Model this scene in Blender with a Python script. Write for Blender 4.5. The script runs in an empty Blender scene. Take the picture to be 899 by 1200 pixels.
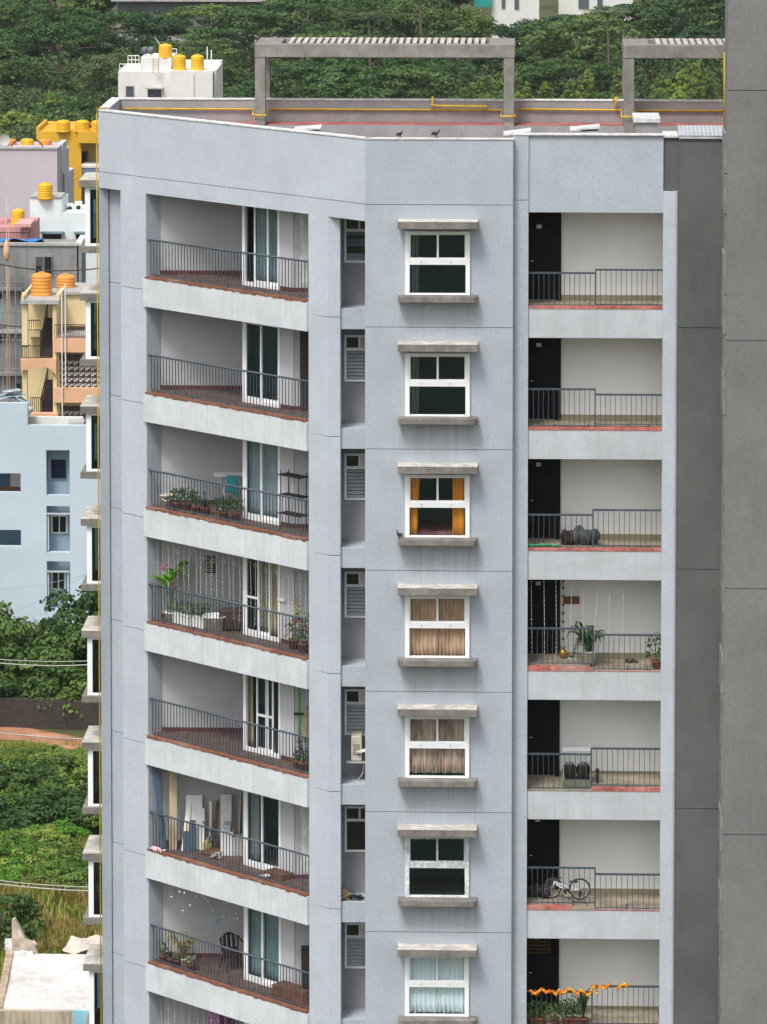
import bpy, math, random
from mathutils import Vector, Matrix
R = math.radians
rnd = random.Random(7)

# ------------------------------------------------------------------ camera, world, sun
TH = math.atan(.0746); YAW = math.atan(.035)
FPX = 5000.0; CAMZ = 55.0; PY0 = 3.0
scn = bpy.context.scene
cam_d = bpy.data.cameras.new('camera'); cam = bpy.data.objects.new('camera', cam_d)
scn.collection.objects.link(cam); scn.camera = cam
cam.location = (0, 0, CAMZ); cam.rotation_euler = (math.pi/2 - TH, 0, YAW)
cam_d.sensor_fit = 'VERTICAL'; cam_d.sensor_height = 36; cam_d.lens = 36*FPX/1200
cam_d.shift_y = -(600-PY0)/1200.0
cam_d.clip_start = 1; cam_d.clip_end = 6000

world = bpy.data.worlds.new('World'); scn.world = world; world.use_nodes = True
wn = world.node_tree.nodes; wl = world.node_tree.links
sky = wn.new('ShaderNodeTexSky'); sky.sky_type = 'NISHITA'; sky.sun_disc = False
SUN_EL, SUN_AZ = R(58), R(205)        # azimuth clockwise from +Y: behind the camera, to its left
sky.sun_elevation = SUN_EL; sky.sun_rotation = SUN_AZ
sky.air_density = 1.0; sky.dust_density = 4.0; sky.ozone_density = 1.0
hsv = wn.new('ShaderNodeHueSaturation'); hsv.inputs['Saturation'].default_value = .25
bg = wn['Background']; bg.inputs['Strength'].default_value = .13
wl.new(sky.outputs[0], hsv.inputs['Color']); wl.new(hsv.outputs[0], bg.inputs['Color'])
sd = bpy.data.lights.new('sun', 'SUN'); sd.energy = 1.5; sd.angle = R(14); sd.color = (1, .965, .91)
sun = bpy.data.objects.new('sun', sd); scn.collection.objects.link(sun)
sv = Vector((math.sin(SUN_AZ)*math.cos(SUN_EL), math.cos(SUN_AZ)*math.cos(SUN_EL), math.sin(SUN_EL)))
sun.rotation_euler = sv.to_track_quat('Z', 'Y').to_euler()
scn.view_settings.view_transform = 'Standard'; scn.view_settings.look = 'None'
scn.view_settings.gamma = 1; scn.view_settings.use_curve_mapping = False
scn.view_settings.exposure = 0.61
scn.render.engine = 'CYCLES'
scn.cycles.max_bounces = 7; scn.cycles.transparent_max_bounces = 8

# ------------------------------------------------------------------ measuring helpers (photo px -> world)
def ray(px, py):
    a = (px-449.5)/FPX; s = (PY0-py)/FPX
    y = math.cos(TH)+s*math.sin(TH); z = -math.sin(TH)+s*math.cos(TH)
    return (a*math.cos(YAW)-y*math.sin(YAW), a*math.sin(YAW)+y*math.cos(YAW), z)
def at(px, py, Y):
    r = ray(px, py); t = Y/r[1]; return (r[0]*t, Y, CAMZ+r[2]*t)
def X_(px, Y, py=600): return at(px, py, Y)[0]
def Z_(py, Y, px=449): return at(px, py, Y)[2]
def hit(px, py, z):
    r = ray(px, py); t = (z-CAMZ)/r[2]; return (r[0]*t, r[1]*t, z)
def proj(x, y, z):
    z -= CAMZ; c, s = math.cos(YAW), math.sin(YAW)
    x, y = x*c+y*s, -x*s+y*c
    zc = y*math.cos(TH)-z*math.sin(TH); yc = y*math.sin(TH)+z*math.cos(TH)
    return 449.5+FPX*x/zc, PY0-FPX*yc/zc

# ------------------------------------------------------------------ mesh builder
class MB:
    def __init__(s): s.v = []; s.f = []; s.mi = []; s.m = 0; s.M = None; s.sm = []
    def add(s, vs, fs, smooth=False):
        o = len(s.v)
        if s.M is not None: vs = [tuple(s.M @ Vector(p)) for p in vs]
        s.v += [tuple(p) for p in vs]
        flip = s.M is not None and s.M.to_3x3().determinant() < 0
        for f in fs: s.f.append(tuple(i+o for i in (f[::-1] if flip else f))); s.mi.append(s.m); s.sm.append(smooth)
    def box(s, x0, x1, y0, y1, z0, z1):
        if x1 < x0: x0, x1 = x1, x0
        if y1 < y0: y0, y1 = y1, y0
        if z1 < z0: z0, z1 = z1, z0
        s.add([(x0,y0,z0),(x1,y0,z0),(x1,y1,z0),(x0,y1,z0),(x0,y0,z1),(x1,y0,z1),(x1,y1,z1),(x0,y1,z1)],
              [(0,3,2,1),(4,5,6,7),(0,1,5,4),(1,2,6,5),(2,3,7,6),(3,0,4,7)])
    def prism(s, poly, z0, z1):
        a = sum(poly[i][0]*poly[(i+1) % len(poly)][1]-poly[(i+1) % len(poly)][0]*poly[i][1] for i in range(len(poly)))
        if a < 0: poly = poly[::-1]
        n = len(poly)
        s.add([(p[0],p[1],z0) for p in poly]+[(p[0],p[1],z1) for p in poly],
              [tuple(range(n))[::-1], tuple(range(n,2*n))]+[(i,(i+1) % n,(i+1) % n+n,i+n) for i in range(n)])
    def tube(s, pts, r, n=6, taper=None, cap=True):
        pts = [Vector(p) for p in pts]; rings = []
        for i, p in enumerate(pts):
            d = (pts[min(i+1, len(pts)-1)]-pts[max(i-1, 0)]).normalized()
            up = Vector((0,0,1)) if abs(d.z) < .9 else Vector((1,0,0))
            a = d.cross(up).normalized(); b = d.cross(a).normalized()
            rr = r if taper is None else r+(taper-r)*i/max(1, len(pts)-1)
            rings.append([p+a*rr*math.cos(2*math.pi*k/n)+b*rr*math.sin(2*math.pi*k/n) for k in range(n)])
        vs = [q for ring in rings for q in ring]; fs = []
        for i in range(len(pts)-1):
            for k in range(n): fs.append((i*n+k, i*n+(k+1) % n, (i+1)*n+(k+1) % n, (i+1)*n+k))
        if cap: fs += [tuple(range(n))[::-1], tuple(range((len(pts)-1)*n, len(pts)*n))]
        s.add(vs, fs, n > 5)
    def lathe(s, prof, c=(0,0,0), n=16, closed=True):
        vs = []; fs = []
        for r, z in prof:
            for k in range(n): vs.append((c[0]+r*math.cos(2*math.pi*k/n), c[1]+r*math.sin(2*math.pi*k/n), c[2]+z))
        for i in range(len(prof)-1):
            for k in range(n): fs.append((i*n+k, i*n+(k+1) % n, (i+1)*n+(k+1) % n, (i+1)*n+k))
        if closed: fs += [tuple(range(n))[::-1], tuple(range((len(prof)-1)*n, len(prof)*n))]
        s.add(vs, fs, True)
    def ball(s, c, rx, ry=None, rz=None, n=10, m=7):
        ry = ry or rx; rz = rz or rx
        prof = [(math.sin(math.pi*i/m), -math.cos(math.pi*i/m)) for i in range(m+1)]
        vs = []; fs = []
        for r, z in prof:
            r = max(r, .001)
            for k in range(n): vs.append((c[0]+rx*r*math.cos(2*math.pi*k/n), c[1]+ry*r*math.sin(2*math.pi*k/n), c[2]+rz*z))
        for i in range(m):
            for k in range(n): fs.append((i*n+k, i*n+(k+1) % n, (i+1)*n+(k+1) % n, (i+1)*n+k))
        s.add(vs, fs, True)
    def leaf(s, p, size, rg, up=.0, asp=.6, dr=None):
        d = Vector((rg.gauss(0,1), rg.gauss(0,1), rg.gauss(0,1)+up))
        if dr is not None: d = d*.42+dr
        d.normalize()
        t = d.cross(Vector((rg.gauss(0,1), rg.gauss(0,1), rg.gauss(0,1)))).normalized(); b = d.cross(t)
        p = Vector(p); a = size*.5
        s.add([p-t*a, p-b*a*asp+d*a*.1, p+t*a, p+b*a*asp+d*a*.1], [(0,1,2,3)])
    def frond(s, base, az, L, h, w, n=6, droop=.8, leafy=True, rg=rnd):
        pts = []
        for i in range(n+1):
            t = i/n; pts.append(Vector((base[0]+math.cos(az)*L*t*(1-.15*t), base[1]+math.sin(az)*L*t*(1-.15*t), base[2]+h*t*2*(1-.5*t)-droop*h*t*t)))
        side = Vector((-math.sin(az), math.cos(az), 0))
        if leafy:
            for i in range(n):
                for j in range(3):
                    q = pts[i].lerp(pts[i+1], j/3); t = (i+j/3)/n
                    ww = w*math.sin(math.pi*min(1, .15+t*.85))
                    for sg in (-1, 1):
                        e = q+side*sg*ww+(pts[i+1]-pts[i]).normalized()*ww*.6-Vector((0,0,ww*.35))
                        m = q.lerp(e, .5)+(pts[i+1]-pts[i]).normalized()*w*.1+Vector((0,0,w*.05))
                        s.add([q, q+(pts[i+1]-pts[i])*.22, m, e], [(0,1,2),(0,2,3)])
        else:
            for i in range(n):
                w0 = w*math.sin(math.pi*(.06+.94*i/n)); w1 = w*math.sin(math.pi*(.06+.94*(i+1)/n))*(1 if i < n-1 else .1)
                s.add([pts[i]-side*w0, pts[i]-Vector((0,0,w0*.3)), pts[i]+side*w0, pts[i+1]+side*w1, pts[i+1]-Vector((0,0,w1*.3)), pts[i+1]-side*w1],
                      [(0,1,4,5),(1,2,3,4)])
    def build(s, name, mats, parent=None, loc=None, bevel=0):
        me = bpy.data.meshes.new(name); me.from_pydata(s.v, [], s.f)
        if not isinstance(mats, (list, tuple)): mats = [mats]
        for m in mats: me.materials.append(m)
        me.polygons.foreach_set('material_index', s.mi); me.polygons.foreach_set('use_smooth', s.sm); me.update()
        o = bpy.data.objects.new(name, me); scn.collection.objects.link(o)
        if parent is not None:
            o.parent = parent
            if loc is None: loc = WORLD_OFF.get(parent.name, (0,0,0))
        o.location = loc or (0,0,0)
        if bevel:
            b = o.modifiers.new('bevel', 'BEVEL'); b.width = bevel; b.segments = 2; b.limit_method = 'ANGLE'; b.angle_limit = R(50)
        return o
WORLD_OFF = {}
def tag(o, label=None, cat=None, group=None, kind=None):
    if label: o['label'] = label
    if cat: o['category'] = cat
    if group: o['group'] = group
    if kind: o['kind'] = kind
    return o
def empty(name, loc, label, cat, group=None, rz=0, world_children=False):
    o = bpy.data.objects.new(name, None); scn.collection.objects.link(o)
    o.empty_display_size = .2; o.location = loc; o.rotation_euler = (0,0,rz)
    if world_children: WORLD_OFF[o.name] = (-loc[0], -loc[1], -loc[2])
    return tag(o, label, cat, group)
def one(mb, name, mat, loc, label, cat, group=None, rz=0, bevel=0, rot=None):
    o = mb.build(name, mat, None, loc, bevel); o.rotation_euler = rot or (0,0,rz); return tag(o, label, cat, group)

# ------------------------------------------------------------------ materials
def mat(name, col, rough=.8, var=.12, scale=2.0, bump=0, stain=0, stain_col=None, metal=0, col2=None, sx=1, sz=1, fine=0, spec=.3, streak=0):
    m = bpy.data.materials.new(name); m.use_nodes = True
    n = m.node_tree.nodes; l = m.node_tree.links; b = n['Principled BSDF']
    b.inputs['Roughness'].default_value = rough; b.inputs['Metallic'].default_value = metal
    b.inputs['Specular IOR Level'].default_value = spec
    tc = n.new('ShaderNodeTexCoord'); mp = n.new('ShaderNodeMapping'); l.new(tc.outputs['Object'], mp.inputs[0])
    mp.inputs['Scale'].default_value = (sx, sx, sz)
    nz = n.new('ShaderNodeTexNoise'); nz.inputs['Scale'].default_value = scale; nz.inputs['Detail'].default_value = 6; nz.inputs['Roughness'].default_value = .65
    l.new(mp.outputs[0], nz.inputs['Vector'])
    rp = n.new('ShaderNodeValToRGB'); e = rp.color_ramp.elements
    c2 = col2 or tuple(max(0, c*(1-2*var)) for c in col); c1 = tuple(min(1, c*(1+var)) for c in col) if not col2 else col
    e[0].position = .34; e[0].color = (*c2, 1); e[1].position = .66; e[1].color = (*c1, 1)
    l.new(nz.outputs[0], rp.inputs[0]); out = rp.outputs[0]
    def mixin(fac, colr, amt):
        nonlocal out
        mx = n.new('ShaderNodeMix'); mx.data_type = 'RGBA'; mm = n.new('ShaderNodeMath'); mm.operation = 'MULTIPLY'; mm.inputs[1].default_value = amt
        l.new(fac, mm.inputs[0]); l.new(mm.outputs[0], mx.inputs[0]); l.new(out, mx.inputs[6]); mx.inputs[7].default_value = (*colr, 1); out = mx.outputs[2]
    if fine:
        nf = n.new('ShaderNodeTexNoise'); nf.inputs['Scale'].default_value = 14; nf.inputs['Detail'].default_value = 4; l.new(tc.outputs['Object'], nf.inputs['Vector'])
        r2 = n.new('ShaderNodeValToRGB'); r2.color_ramp.elements[0].position = .42; r2.color_ramp.elements[1].position = .7; l.new(nf.outputs[0], r2.inputs[0])
        mixin(r2.outputs[0], tuple(c*.6 for c in col), fine)
    if stain:      # blotches of dirt
        ns = n.new('ShaderNodeTexNoise'); ns.inputs['Scale'].default_value = .9; ns.inputs['Detail'].default_value = 8; ns.inputs['Roughness'].default_value = .75; l.new(tc.outputs['Object'], ns.inputs['Vector'])
        r3 = n.new('ShaderNodeValToRGB'); r3.color_ramp.elements[0].position = .5; r3.color_ramp.elements[1].position = .78; l.new(ns.outputs[0], r3.inputs[0])
        mixin(r3.outputs[0], stain_col or tuple(c*.55 for c in col), stain)
    if streak:     # run-off streaks: noise stretched down the wall
        m2 = n.new('ShaderNodeMapping'); m2.inputs['Scale'].default_value = (5, 5, .35); l.new(tc.outputs['Object'], m2.inputs[0])
        ns = n.new('ShaderNodeTexNoise'); ns.inputs['Scale'].default_value = 1.6; ns.inputs['Detail'].default_value = 5; ns.inputs['Roughness'].default_value = .7; l.new(m2.outputs[0], ns.inputs['Vector'])
        r3 = n.new('ShaderNodeValToRGB'); r3.color_ramp.elements[0].position = .48; r3.color_ramp.elements[1].position = .8; l.new(ns.outputs[0], r3.inputs[0])
        mixin(r3.outputs[0], stain_col or tuple(c*.55 for c in col), streak)
    l.new(out, b.inputs['Base Color'])
    if bump:
        nb = n.new('ShaderNodeTexNoise'); nb.inputs['Scale'].default_value = 30; nb.inputs['Detail'].default_value = 3; l.new(tc.outputs['Object'], nb.inputs['Vector'])
        bp = n.new('ShaderNodeBump'); bp.inputs['Strength'].default_value = bump; bp.inputs['Distance'].default_value = .02
        l.new(nb.outputs[0], bp.inputs['Height']); l.new(bp.outputs[0], b.inputs['Normal'])
    return m
def leafmat(name, c1, c2, rough=.55, c3=None):
    m = bpy.data.materials.new(name); m.use_nodes = True
    n = m.node_tree.nodes; l = m.node_tree.links; b = n['Principled BSDF']
    b.inputs['Roughness'].default_value = rough; b.inputs['Specular IOR Level'].default_value = .25
    g = n.new('ShaderNodeNewGeometry'); oi = n.new('ShaderNodeObjectInfo')
    rp = n.new('ShaderNodeValToRGB'); rp.color_ramp.elements[0].color = (*c1,1); rp.color_ramp.elements[1].color = (*c2,1)
    if c3: e = rp.color_ramp.elements.new(.5); e.color = (*c3,1)
    tc = n.new('ShaderNodeTexCoord'); nz = n.new('ShaderNodeTexNoise'); nz.inputs['Scale'].default_value = .5; nz.inputs['Detail'].default_value = 2
    l.new(tc.outputs['Object'], nz.inputs['Vector'])
    def mth(op, a, bb):
        k = n.new('ShaderNodeMath'); k.operation = op
        for i, q in enumerate((a, bb)):
            if isinstance(q, (int, float)): k.inputs[i].default_value = q
            else: l.new(q, k.inputs[i])
        return k.outputs[0]
    v = mth('ADD', mth('MULTIPLY', g.outputs['Random Per Island'], .30), mth('MULTIPLY', oi.outputs['Random'], .62))
    v = mth('ADD', v, mth('MULTIPLY', mth('SUBTRACT', nz.outputs[0], .4), .9))
    l.new(v, rp.inputs[0]); l.new(rp.outputs[0], b.inputs['Base Color'])
    tr = n.new('ShaderNodeBsdfTranslucent'); l.new(rp.outputs[0], tr.inputs['Color'])
    ms = n.new('ShaderNodeMixShader'); ms.inputs[0].default_value = .25
    l.new(b.outputs[0], ms.inputs[1]); l.new(tr.outputs[0], ms.inputs[2]); l.new(ms.outputs[0], n['Material Output'].inputs['Surface'])
    return m
def glassmat(name, tint=(.75,.85,.88), refl=.10, trans=.9, rough=.02):
    m = bpy.data.materials.new(name); m.use_nodes = True
    n = m.node_tree.nodes; l = m.node_tree.links
    n.remove(n['Principled BSDF'])
    t = n.new('ShaderNodeBsdfTransparent'); t.inputs[0].default_value = (*[c*trans for c in tint],1)
    g = n.new('ShaderNodeBsdfGlossy'); g.inputs['Roughness'].default_value = rough; g.inputs['Color'].default_value = (.75,.93,1,1)
    lw = n.new('ShaderNodeLayerWeight'); lw.inputs[0].default_value = .5
    pw = n.new('ShaderNodeMath'); pw.operation = 'POWER'; pw.inputs[1].default_value = 4.5; l.new(lw.outputs['Facing'], pw.inputs[0])
    ml = n.new('ShaderNodeMath'); ml.operation = 'MULTIPLY'; ml.inputs[1].default_value = .9; l.new(pw.outputs[0], ml.inputs[0])
    a = n.new('ShaderNodeMath'); a.operation = 'ADD'; a.inputs[1].default_value = refl; l.new(ml.outputs[0], a.inputs[0])
    x = n.new('ShaderNodeMixShader'); l.new(a.outputs[0], x.inputs[0]); l.new(t.outputs[0], x.inputs[1]); l.new(g.outputs[0], x.inputs[2])
    l.new(x.outputs[0], n['Material Output'].inputs['Surface'])
    return m
def patternmat(name, kind, c1, c2, sc=1.0, rough=.8, mortar=.02):
    m = bpy.data.materials.new(name); m.use_nodes = True
    n = m.node_tree.nodes; l = m.node_tree.links; b = n['Principled BSDF']; b.inputs['Roughness'].default_value = rough
    tc = n.new('ShaderNodeTexCoord')
    if kind == 'brick':
        mp = n.new('ShaderNodeMapping'); mp.inputs['Rotation'].default_value = (R(90),0,0); l.new(tc.outputs['Object'], mp.inputs[0])
        t = n.new('ShaderNodeTexBrick'); t.inputs['Scale'].default_value = sc; t.inputs['Color1'].default_value = (*c1,1); t.inputs['Color2'].default_value = (*c2,1)
        t.inputs['Mortar'].default_value = (c1[0]*.35,c1[1]*.35,c1[2]*.35,1); t.inputs['Mortar Size'].default_value = mortar; l.new(mp.outputs[0], t.inputs['Vector'])
        l.new(t.outputs[0], b.inputs['Base Color'])
    if kind == 'tile':
        t = n.new('ShaderNodeTexBrick'); t.inputs['Scale'].default_value = sc; t.offset = 0; t.inputs['Color1'].default_value = (*c1,1); t.inputs['Color2'].default_value = (*c2,1)
        t.inputs['Brick Width'].default_value = .5; t.inputs['Row Height'].default_value = .5
        t.inputs['Mortar'].default_value = (c1[0]*.45,c1[1]*.45,c1[2]*.45,1); t.inputs['Mortar Size'].default_value = mortar; l.new(tc.outputs['Object'], t.inputs['Vector'])
        l.new(t.outputs[0], b.inputs['Base Color'])
    return m

paint = mat('grey_blue_paint', (.415,.460,.513), .85, .05, .6, bump=.3, fine=.28, stain=.45, stain_col=(.345,.375,.405), streak=.42)
paint_wing = mat('sunlit_grey_blue_paint', (.480,.522,.580), .85, .05, .6, bump=.3, fine=.24, stain=.42, stain_col=(.405,.435,.475), streak=.34)  # bay paint made paler, light on wing and round column put into the colour
paint_fascia = mat('stained_fascia_paint', (.595,.63,.665), .85, .06, 1.2, bump=.3, fine=.2, stain=.4, stain_col=(.44,.46,.48), streak=.75)
paint_corr = mat('corridor_fascia_paint', (.49,.525,.56), .85, .06, 1.2, bump=.3, fine=.2, stain=.45, stain_col=(.38,.38,.37), streak=.6)
paint_in = mat('mauve_grey_inner_paint', (.44,.45,.465), .85, .05, .8, bump=.2, fine=.12, stain=.3, stain_col=(.33,.335,.345), streak=.15)
paint_duct = mat('duct_grey_paint', (.33,.33,.355), .85, .05, .8, bump=.2, fine=.12, stain=.3, streak=.25)
white_wall = mat('off_white_plaster', (.86,.855,.84), .85, .03, .8, fine=.05, stain=.15, stain_col=(.7,.69,.66))
bare_patch = mat('unpainted_plaster', (.62,.62,.58), .9, .15, 3, stain=.3)
dark_wall = mat('charcoal_render', (.118,.12,.118), .9, .10, .35, bump=.4, fine=.25, stain=.4, stain_col=(.165,.165,.16), streak=.2)
tower_wall = mat('dark_grey_render', (.195,.193,.19), .9, .09, .35, bump=.4, fine=.35, stain=.5, stain_col=(.24,.237,.23), streak=.3)
concrete = mat('weathered_concrete', (.27,.255,.235), .9, .15, 2.5, bump=.3, fine=.3, stain=.5, stain_col=(.15,.14,.125), streak=.4)
hood_con = mat('hood_concrete', (.235,.22,.20), .9, .2, 2.5, bump=.4, fine=.4, stain=.7, stain_col=(.13,.12,.105), streak=.5)
hood_top = mat('skylit_top', (.56,.53,.47), .9, .2, 4, stain=.8, stain_col=(.30,.28,.24), fine=.3)  # paler than the hood concrete: skylight on the tops put into the colour
cap_white = mat('white_coping', (.66,.66,.66), .85, .15, 5, stain=.45, stain_col=(.35,.34,.34))
roof_pink = mat('mauve_roof_plaster', (.325,.31,.315), .9, .1, 1.2, fine=.2, stain=.3, streak=.35)
red_floor = mat('red_oxide_floor', (.40,.13,.115), .8, .2, 2, stain=.4, stain_col=(.45,.3,.28))
red_kerb = mat('red_oxide_kerb', (.46,.15,.125), .8, .25, 5, stain=.8, stain_col=(.45,.38,.33))
terracotta = mat('terracotta_nosing', (.25,.105,.065), .75, .3, 6, stain=.8, stain_col=(.40,.28,.21), col2=(.13,.062,.045), fine=.3)
tile = patternmat('terracotta_tiles', 'tile', (.15,.092,.072), (.11,.07,.056), 1.7)
skirt = patternmat('dark_red_skirting_tiles', 'tile', (.13,.035,.028), (.10,.028,.022), 1.7)
corr_floor = mat('tan_corridor_floor', (.33,.285,.21), .6, .2, 2, stain=.4, stain_col=(.16,.13,.09))
corr_skirt = mat('olive_skirting', (.30,.265,.17), .7, .1, 3)
white_frame = mat('white_upvc', (.88,.89,.90), .4, .02, 3, spec=.5)
old_frame = mat('peeling_white_frame', (.72,.74,.75), .6, .2, 9, stain=.6, stain_col=(.35,.42,.48))
rail_mat = mat('slate_blue_rail_paint', (.055,.078,.10), .5, .12, 5, spec=.4, stain=.3, stain_col=(.16,.19,.21))
door_mat = mat('black_brown_door', (.010,.009,.010), .5, .2, 3, spec=.15)
yellow_pipe_m = mat('yellow_gas_pipe', (.62,.40,.035), .5, .15, 4, spec=.4, stain=.3, stain_col=(.35,.2,.03))
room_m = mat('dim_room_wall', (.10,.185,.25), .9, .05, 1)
room_floor_m = mat('room_floor', (.25,.2,.16), .6, .1, 1)
glass = glassmat('window_glass', (.93,.97,.98), .035, .98)
glass_dark = glassmat('tinted_glass', (.28,.42,.46), .06)
louvre_m = mat('frosted_louvre', (.20,.25,.29), .25, .15, 2, spec=.5)
black_m = mat('black_plastic', (.012,.012,.013), .4, .1, 3, spec=.5)
dark_pane = mat('dark_pane', (.012,.016,.02), .08, .1, 3, spec=.7)
asph = mat('asphalt', (.05,.05,.05), .9, .15, 2)
galv = mat('galvanised_sheet', (.62,.64,.66), .35, .1, 3, metal=.4, spec=.5)
white_p = mat('white_plastic', (.75,.75,.74), .5, .05, 3)
cream_p = mat('cream_plastic', (.60,.56,.46), .5, .1, 3, stain=.3)
brown_p = mat('brown_wicker', (.09,.05,.035), .8, .4, 20)
clay = mat('clay_pot', (.30,.12,.07), .8, .2, 5)
teal_board = mat('teal_board', (.02,.13,.13), .5, .1, 3)
navy_board = mat('slate_blue_board', (.055,.095,.14), .5, .15, 3)
wood_l = mat('pale_wood', (.52,.40,.28), .7, .15, 3, sz=.2)
wood_b = mat('brown_wood', (.20,.10,.055), .7, .25, 6)
marble = mat('veined_marble', (.68,.66,.62), .3, .05, 3, stain=.9, stain_col=(.35,.24,.12))
green_p = mat('lime_green_plastic', (.10,.45,.03), .4, .05, 3)
bark = mat('bark', (.11,.085,.065), .9, .2, 3)
bark_far = mat('pale_bark', (.20,.17,.14), .9, .2, 3)

L_dark = leafmat('dark_foliage', (.016,.046,.018), (.13,.205,.048), c3=(.042,.098,.032))
L_mid = leafmat('mid_foliage', (.026,.064,.018), (.15,.235,.048), c3=(.058,.122,.03))
L_lite = leafmat('light_foliage', (.06,.115,.02), (.28,.36,.065), c3=(.13,.22,.04))
L_yel = leafmat('yellow_green_foliage', (.10,.13,.02), (.38,.40,.07), c3=(.20,.26,.04))
L_grey = leafmat('grey_green_foliage', (.04,.07,.028), (.14,.19,.075), c3=(.08,.12,.045))
L_house = leafmat('potted_leaf', (.02,.06,.012), (.10,.20,.035), c3=(.05,.12,.02))
L_bright = leafmat('bright_leaf', (.04,.12,.012), (.14,.32,.03))
L_dry = leafmat('dry_grass', (.15,.12,.03), (.46,.34,.12), c3=(.26,.22,.06))
L_grass = leafmat('fresh_grass', (.09,.13,.02), (.34,.36,.07), c3=(.19,.24,.04))
L_pink = leafmat('pink_petal', (.35,.01,.06), (.65,.08,.22))
L_purp = leafmat('purple_petal', (.14,.05,.22), (.38,.2,.45))
L_white = leafmat('white_petal', (.45,.42,.25), (.75,.72,.55))
L_straw = leafmat('straw_palm', (.16,.13,.04), (.34,.30,.11))

def sill_runoff(m, x0, x1, zs, per):
    n = m.node_tree.nodes; l = m.node_tree.links; b = n['Principled BSDF']; src = b.inputs['Base Color'].links[0].from_socket
    tc = n.new('ShaderNodeTexCoord'); sp = n.new('ShaderNodeSeparateXYZ'); l.new(tc.outputs['Object'], sp.inputs[0])
    def M(op, a, c=None, clamp=False):
        k = n.new('ShaderNodeMath'); k.operation = op; k.use_clamp = clamp
        for i, q in enumerate((a, c)):
            if q is None: continue
            if isinstance(q, (int, float)): k.inputs[i].default_value = q
            else: l.new(q, k.inputs[i])
        return k.outputs[0]
    fr = M('FRACT', M('DIVIDE', M('SUBTRACT', zs, sp.outputs[2]), per))
    mp = n.new('ShaderNodeMapping'); mp.inputs['Scale'].default_value = (7, 1, .12); l.new(tc.outputs['Object'], mp.inputs[0])
    nz = n.new('ShaderNodeTexNoise'); nz.inputs['Scale'].default_value = 1.3; nz.inputs['Detail'].default_value = 4; l.new(mp.outputs[0], nz.inputs['Vector'])
    ln = M('MULTIPLY', M('SUBTRACT', nz.outputs[0], .38, True), 2.6)
    fade = M('SUBTRACT', 1.0, M('DIVIDE', fr, .42), True)
    xm = M('MULTIPLY', M('GREATER_THAN', sp.outputs[0], x0), M('LESS_THAN', sp.outputs[0], x1))
    f = M('MULTIPLY', M('MULTIPLY', ln, fade), M('MULTIPLY', M('MULTIPLY', xm, M('LESS_THAN', sp.outputs[2], zs)), .8), True)
    mx = n.new('ShaderNodeMix'); mx.data_type = 'RGBA'; l.new(f, mx.inputs[0]); l.new(src, mx.inputs[6]); mx.inputs[7].default_value = (.27,.275,.275,1); l.new(mx.outputs[2], b.inputs['Base Color'])

# ------------------------------------------------------------------ main building geometry
YF = 106.0
A = R(47); UX, UY = math.sin(A), -math.cos(A)           # along the wing towards the right
NX, NY = -math.cos(A), -math.sin(A)                     # out of the wing
CX = X_(428, YF)
def WL(s, d=0): return (CX+UX*s+NX*d, YF+UY*s+NY*d)
def ws(px, d=0, py=600):
    r = ray(px, py); k = r[0]/r[1]; ox, oy = WL(0, d)
    return (k*oy-ox)/(UX-k*UY)
def W(px, d=0): return WL(ws(px, d), d)
WM = Matrix(((UX, NX, 0, CX), (UY, NY, 0, YF), (0,0,1,0), (0,0,0,1)))   # local (s, d, z)
TOP = 43.66
def FL(k): return 39.40-3.075*(k-1)
YC, YB, YR = 106.3, 112.05, 116.0
NF = 13
ROOT = empty('apartment_building', (0, 112, 0), 'tall grey blue apartment block with slanted balcony wing, window bay and open corridors', 'building', world_children=True)

def wall_with_joints(mb, poly_front, z0, z1, joints, gap=.02, back=.03):
    """poly_front: (front line a, b, thickness direction) prism split at joint heights, with a shallow core in the grooves"""
    a, b, t, th = poly_front
    def pl(d0): return [(a[0]+t[0]*d0, a[1]+t[1]*d0), (b[0]+t[0]*d0, b[1]+t[1]*d0), (b[0]+t[0]*th, b[1]+t[1]*th), (a[0]+t[0]*th, a[1]+t[1]*th)]
    zs = sorted([z for z in joints if z0+.05 < z < z1-.05]); cur = z0
    for z in zs+[None]:
        top = z1 if z is None else z-gap/2
        mb.prism(pl(0), cur, top)
        if z is not None: mb.prism(pl(back), top, z+gap/2); cur = z+gap/2

JC = [42.02-3.09*i for i in range(14)]
JW = [39.04-3.05*i for i in range(13)]
tin = (-NX, -NY)
x600, x603, x618 = X_(600.5, YF), X_(603, YF), X_(618.5, YC)
x775, x793, x850 = X_(775.5, YC), X_(793.5, YC), X_(851, YC)
S = {p: ws(p) for p in (117.5,143,172.5,362,385)}
# centre bay wall with window openings
wx0, wx1 = X_(475.6, YF), X_(549.8, YF)
mb = MB()
OPEN = [(41.36-3.075*i, 39.73-3.072*i) for i in range(13)]
def wallrect(mb, x0, x1, y0, th, z0, z1, joints, gap=.02):
    zs = sorted([z for z in joints if z0+.03 < z < z1-.03]); cur = z0
    for z in zs+[None]:
        top = z1 if z is None else z-gap/2
        mb.box(x0, x1, y0, y0+th, cur, top)
        if z is not None: mb.box(x0+.001, x1-.001, y0+.03, y0+th-.001, top, z+gap/2); cur = z+gap/2
wallrect(mb, CX, wx0, YF, .2, 0, TOP, JC)
wallrect(mb, wx1, x600, YF, .2, 0, TOP, JC)
tops = [TOP]+[b for t, b in OPEN]
for i, (t, b) in enumerate(OPEN):
    wallrect(mb, wx0, wx1, YF, .2, t, tops[i], JC)
wallrect(mb, wx0, wx1, YF, .2, 0, OPEN[-1][1], JC)
mb.build('facade_wall', paint, ROOT)
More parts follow.
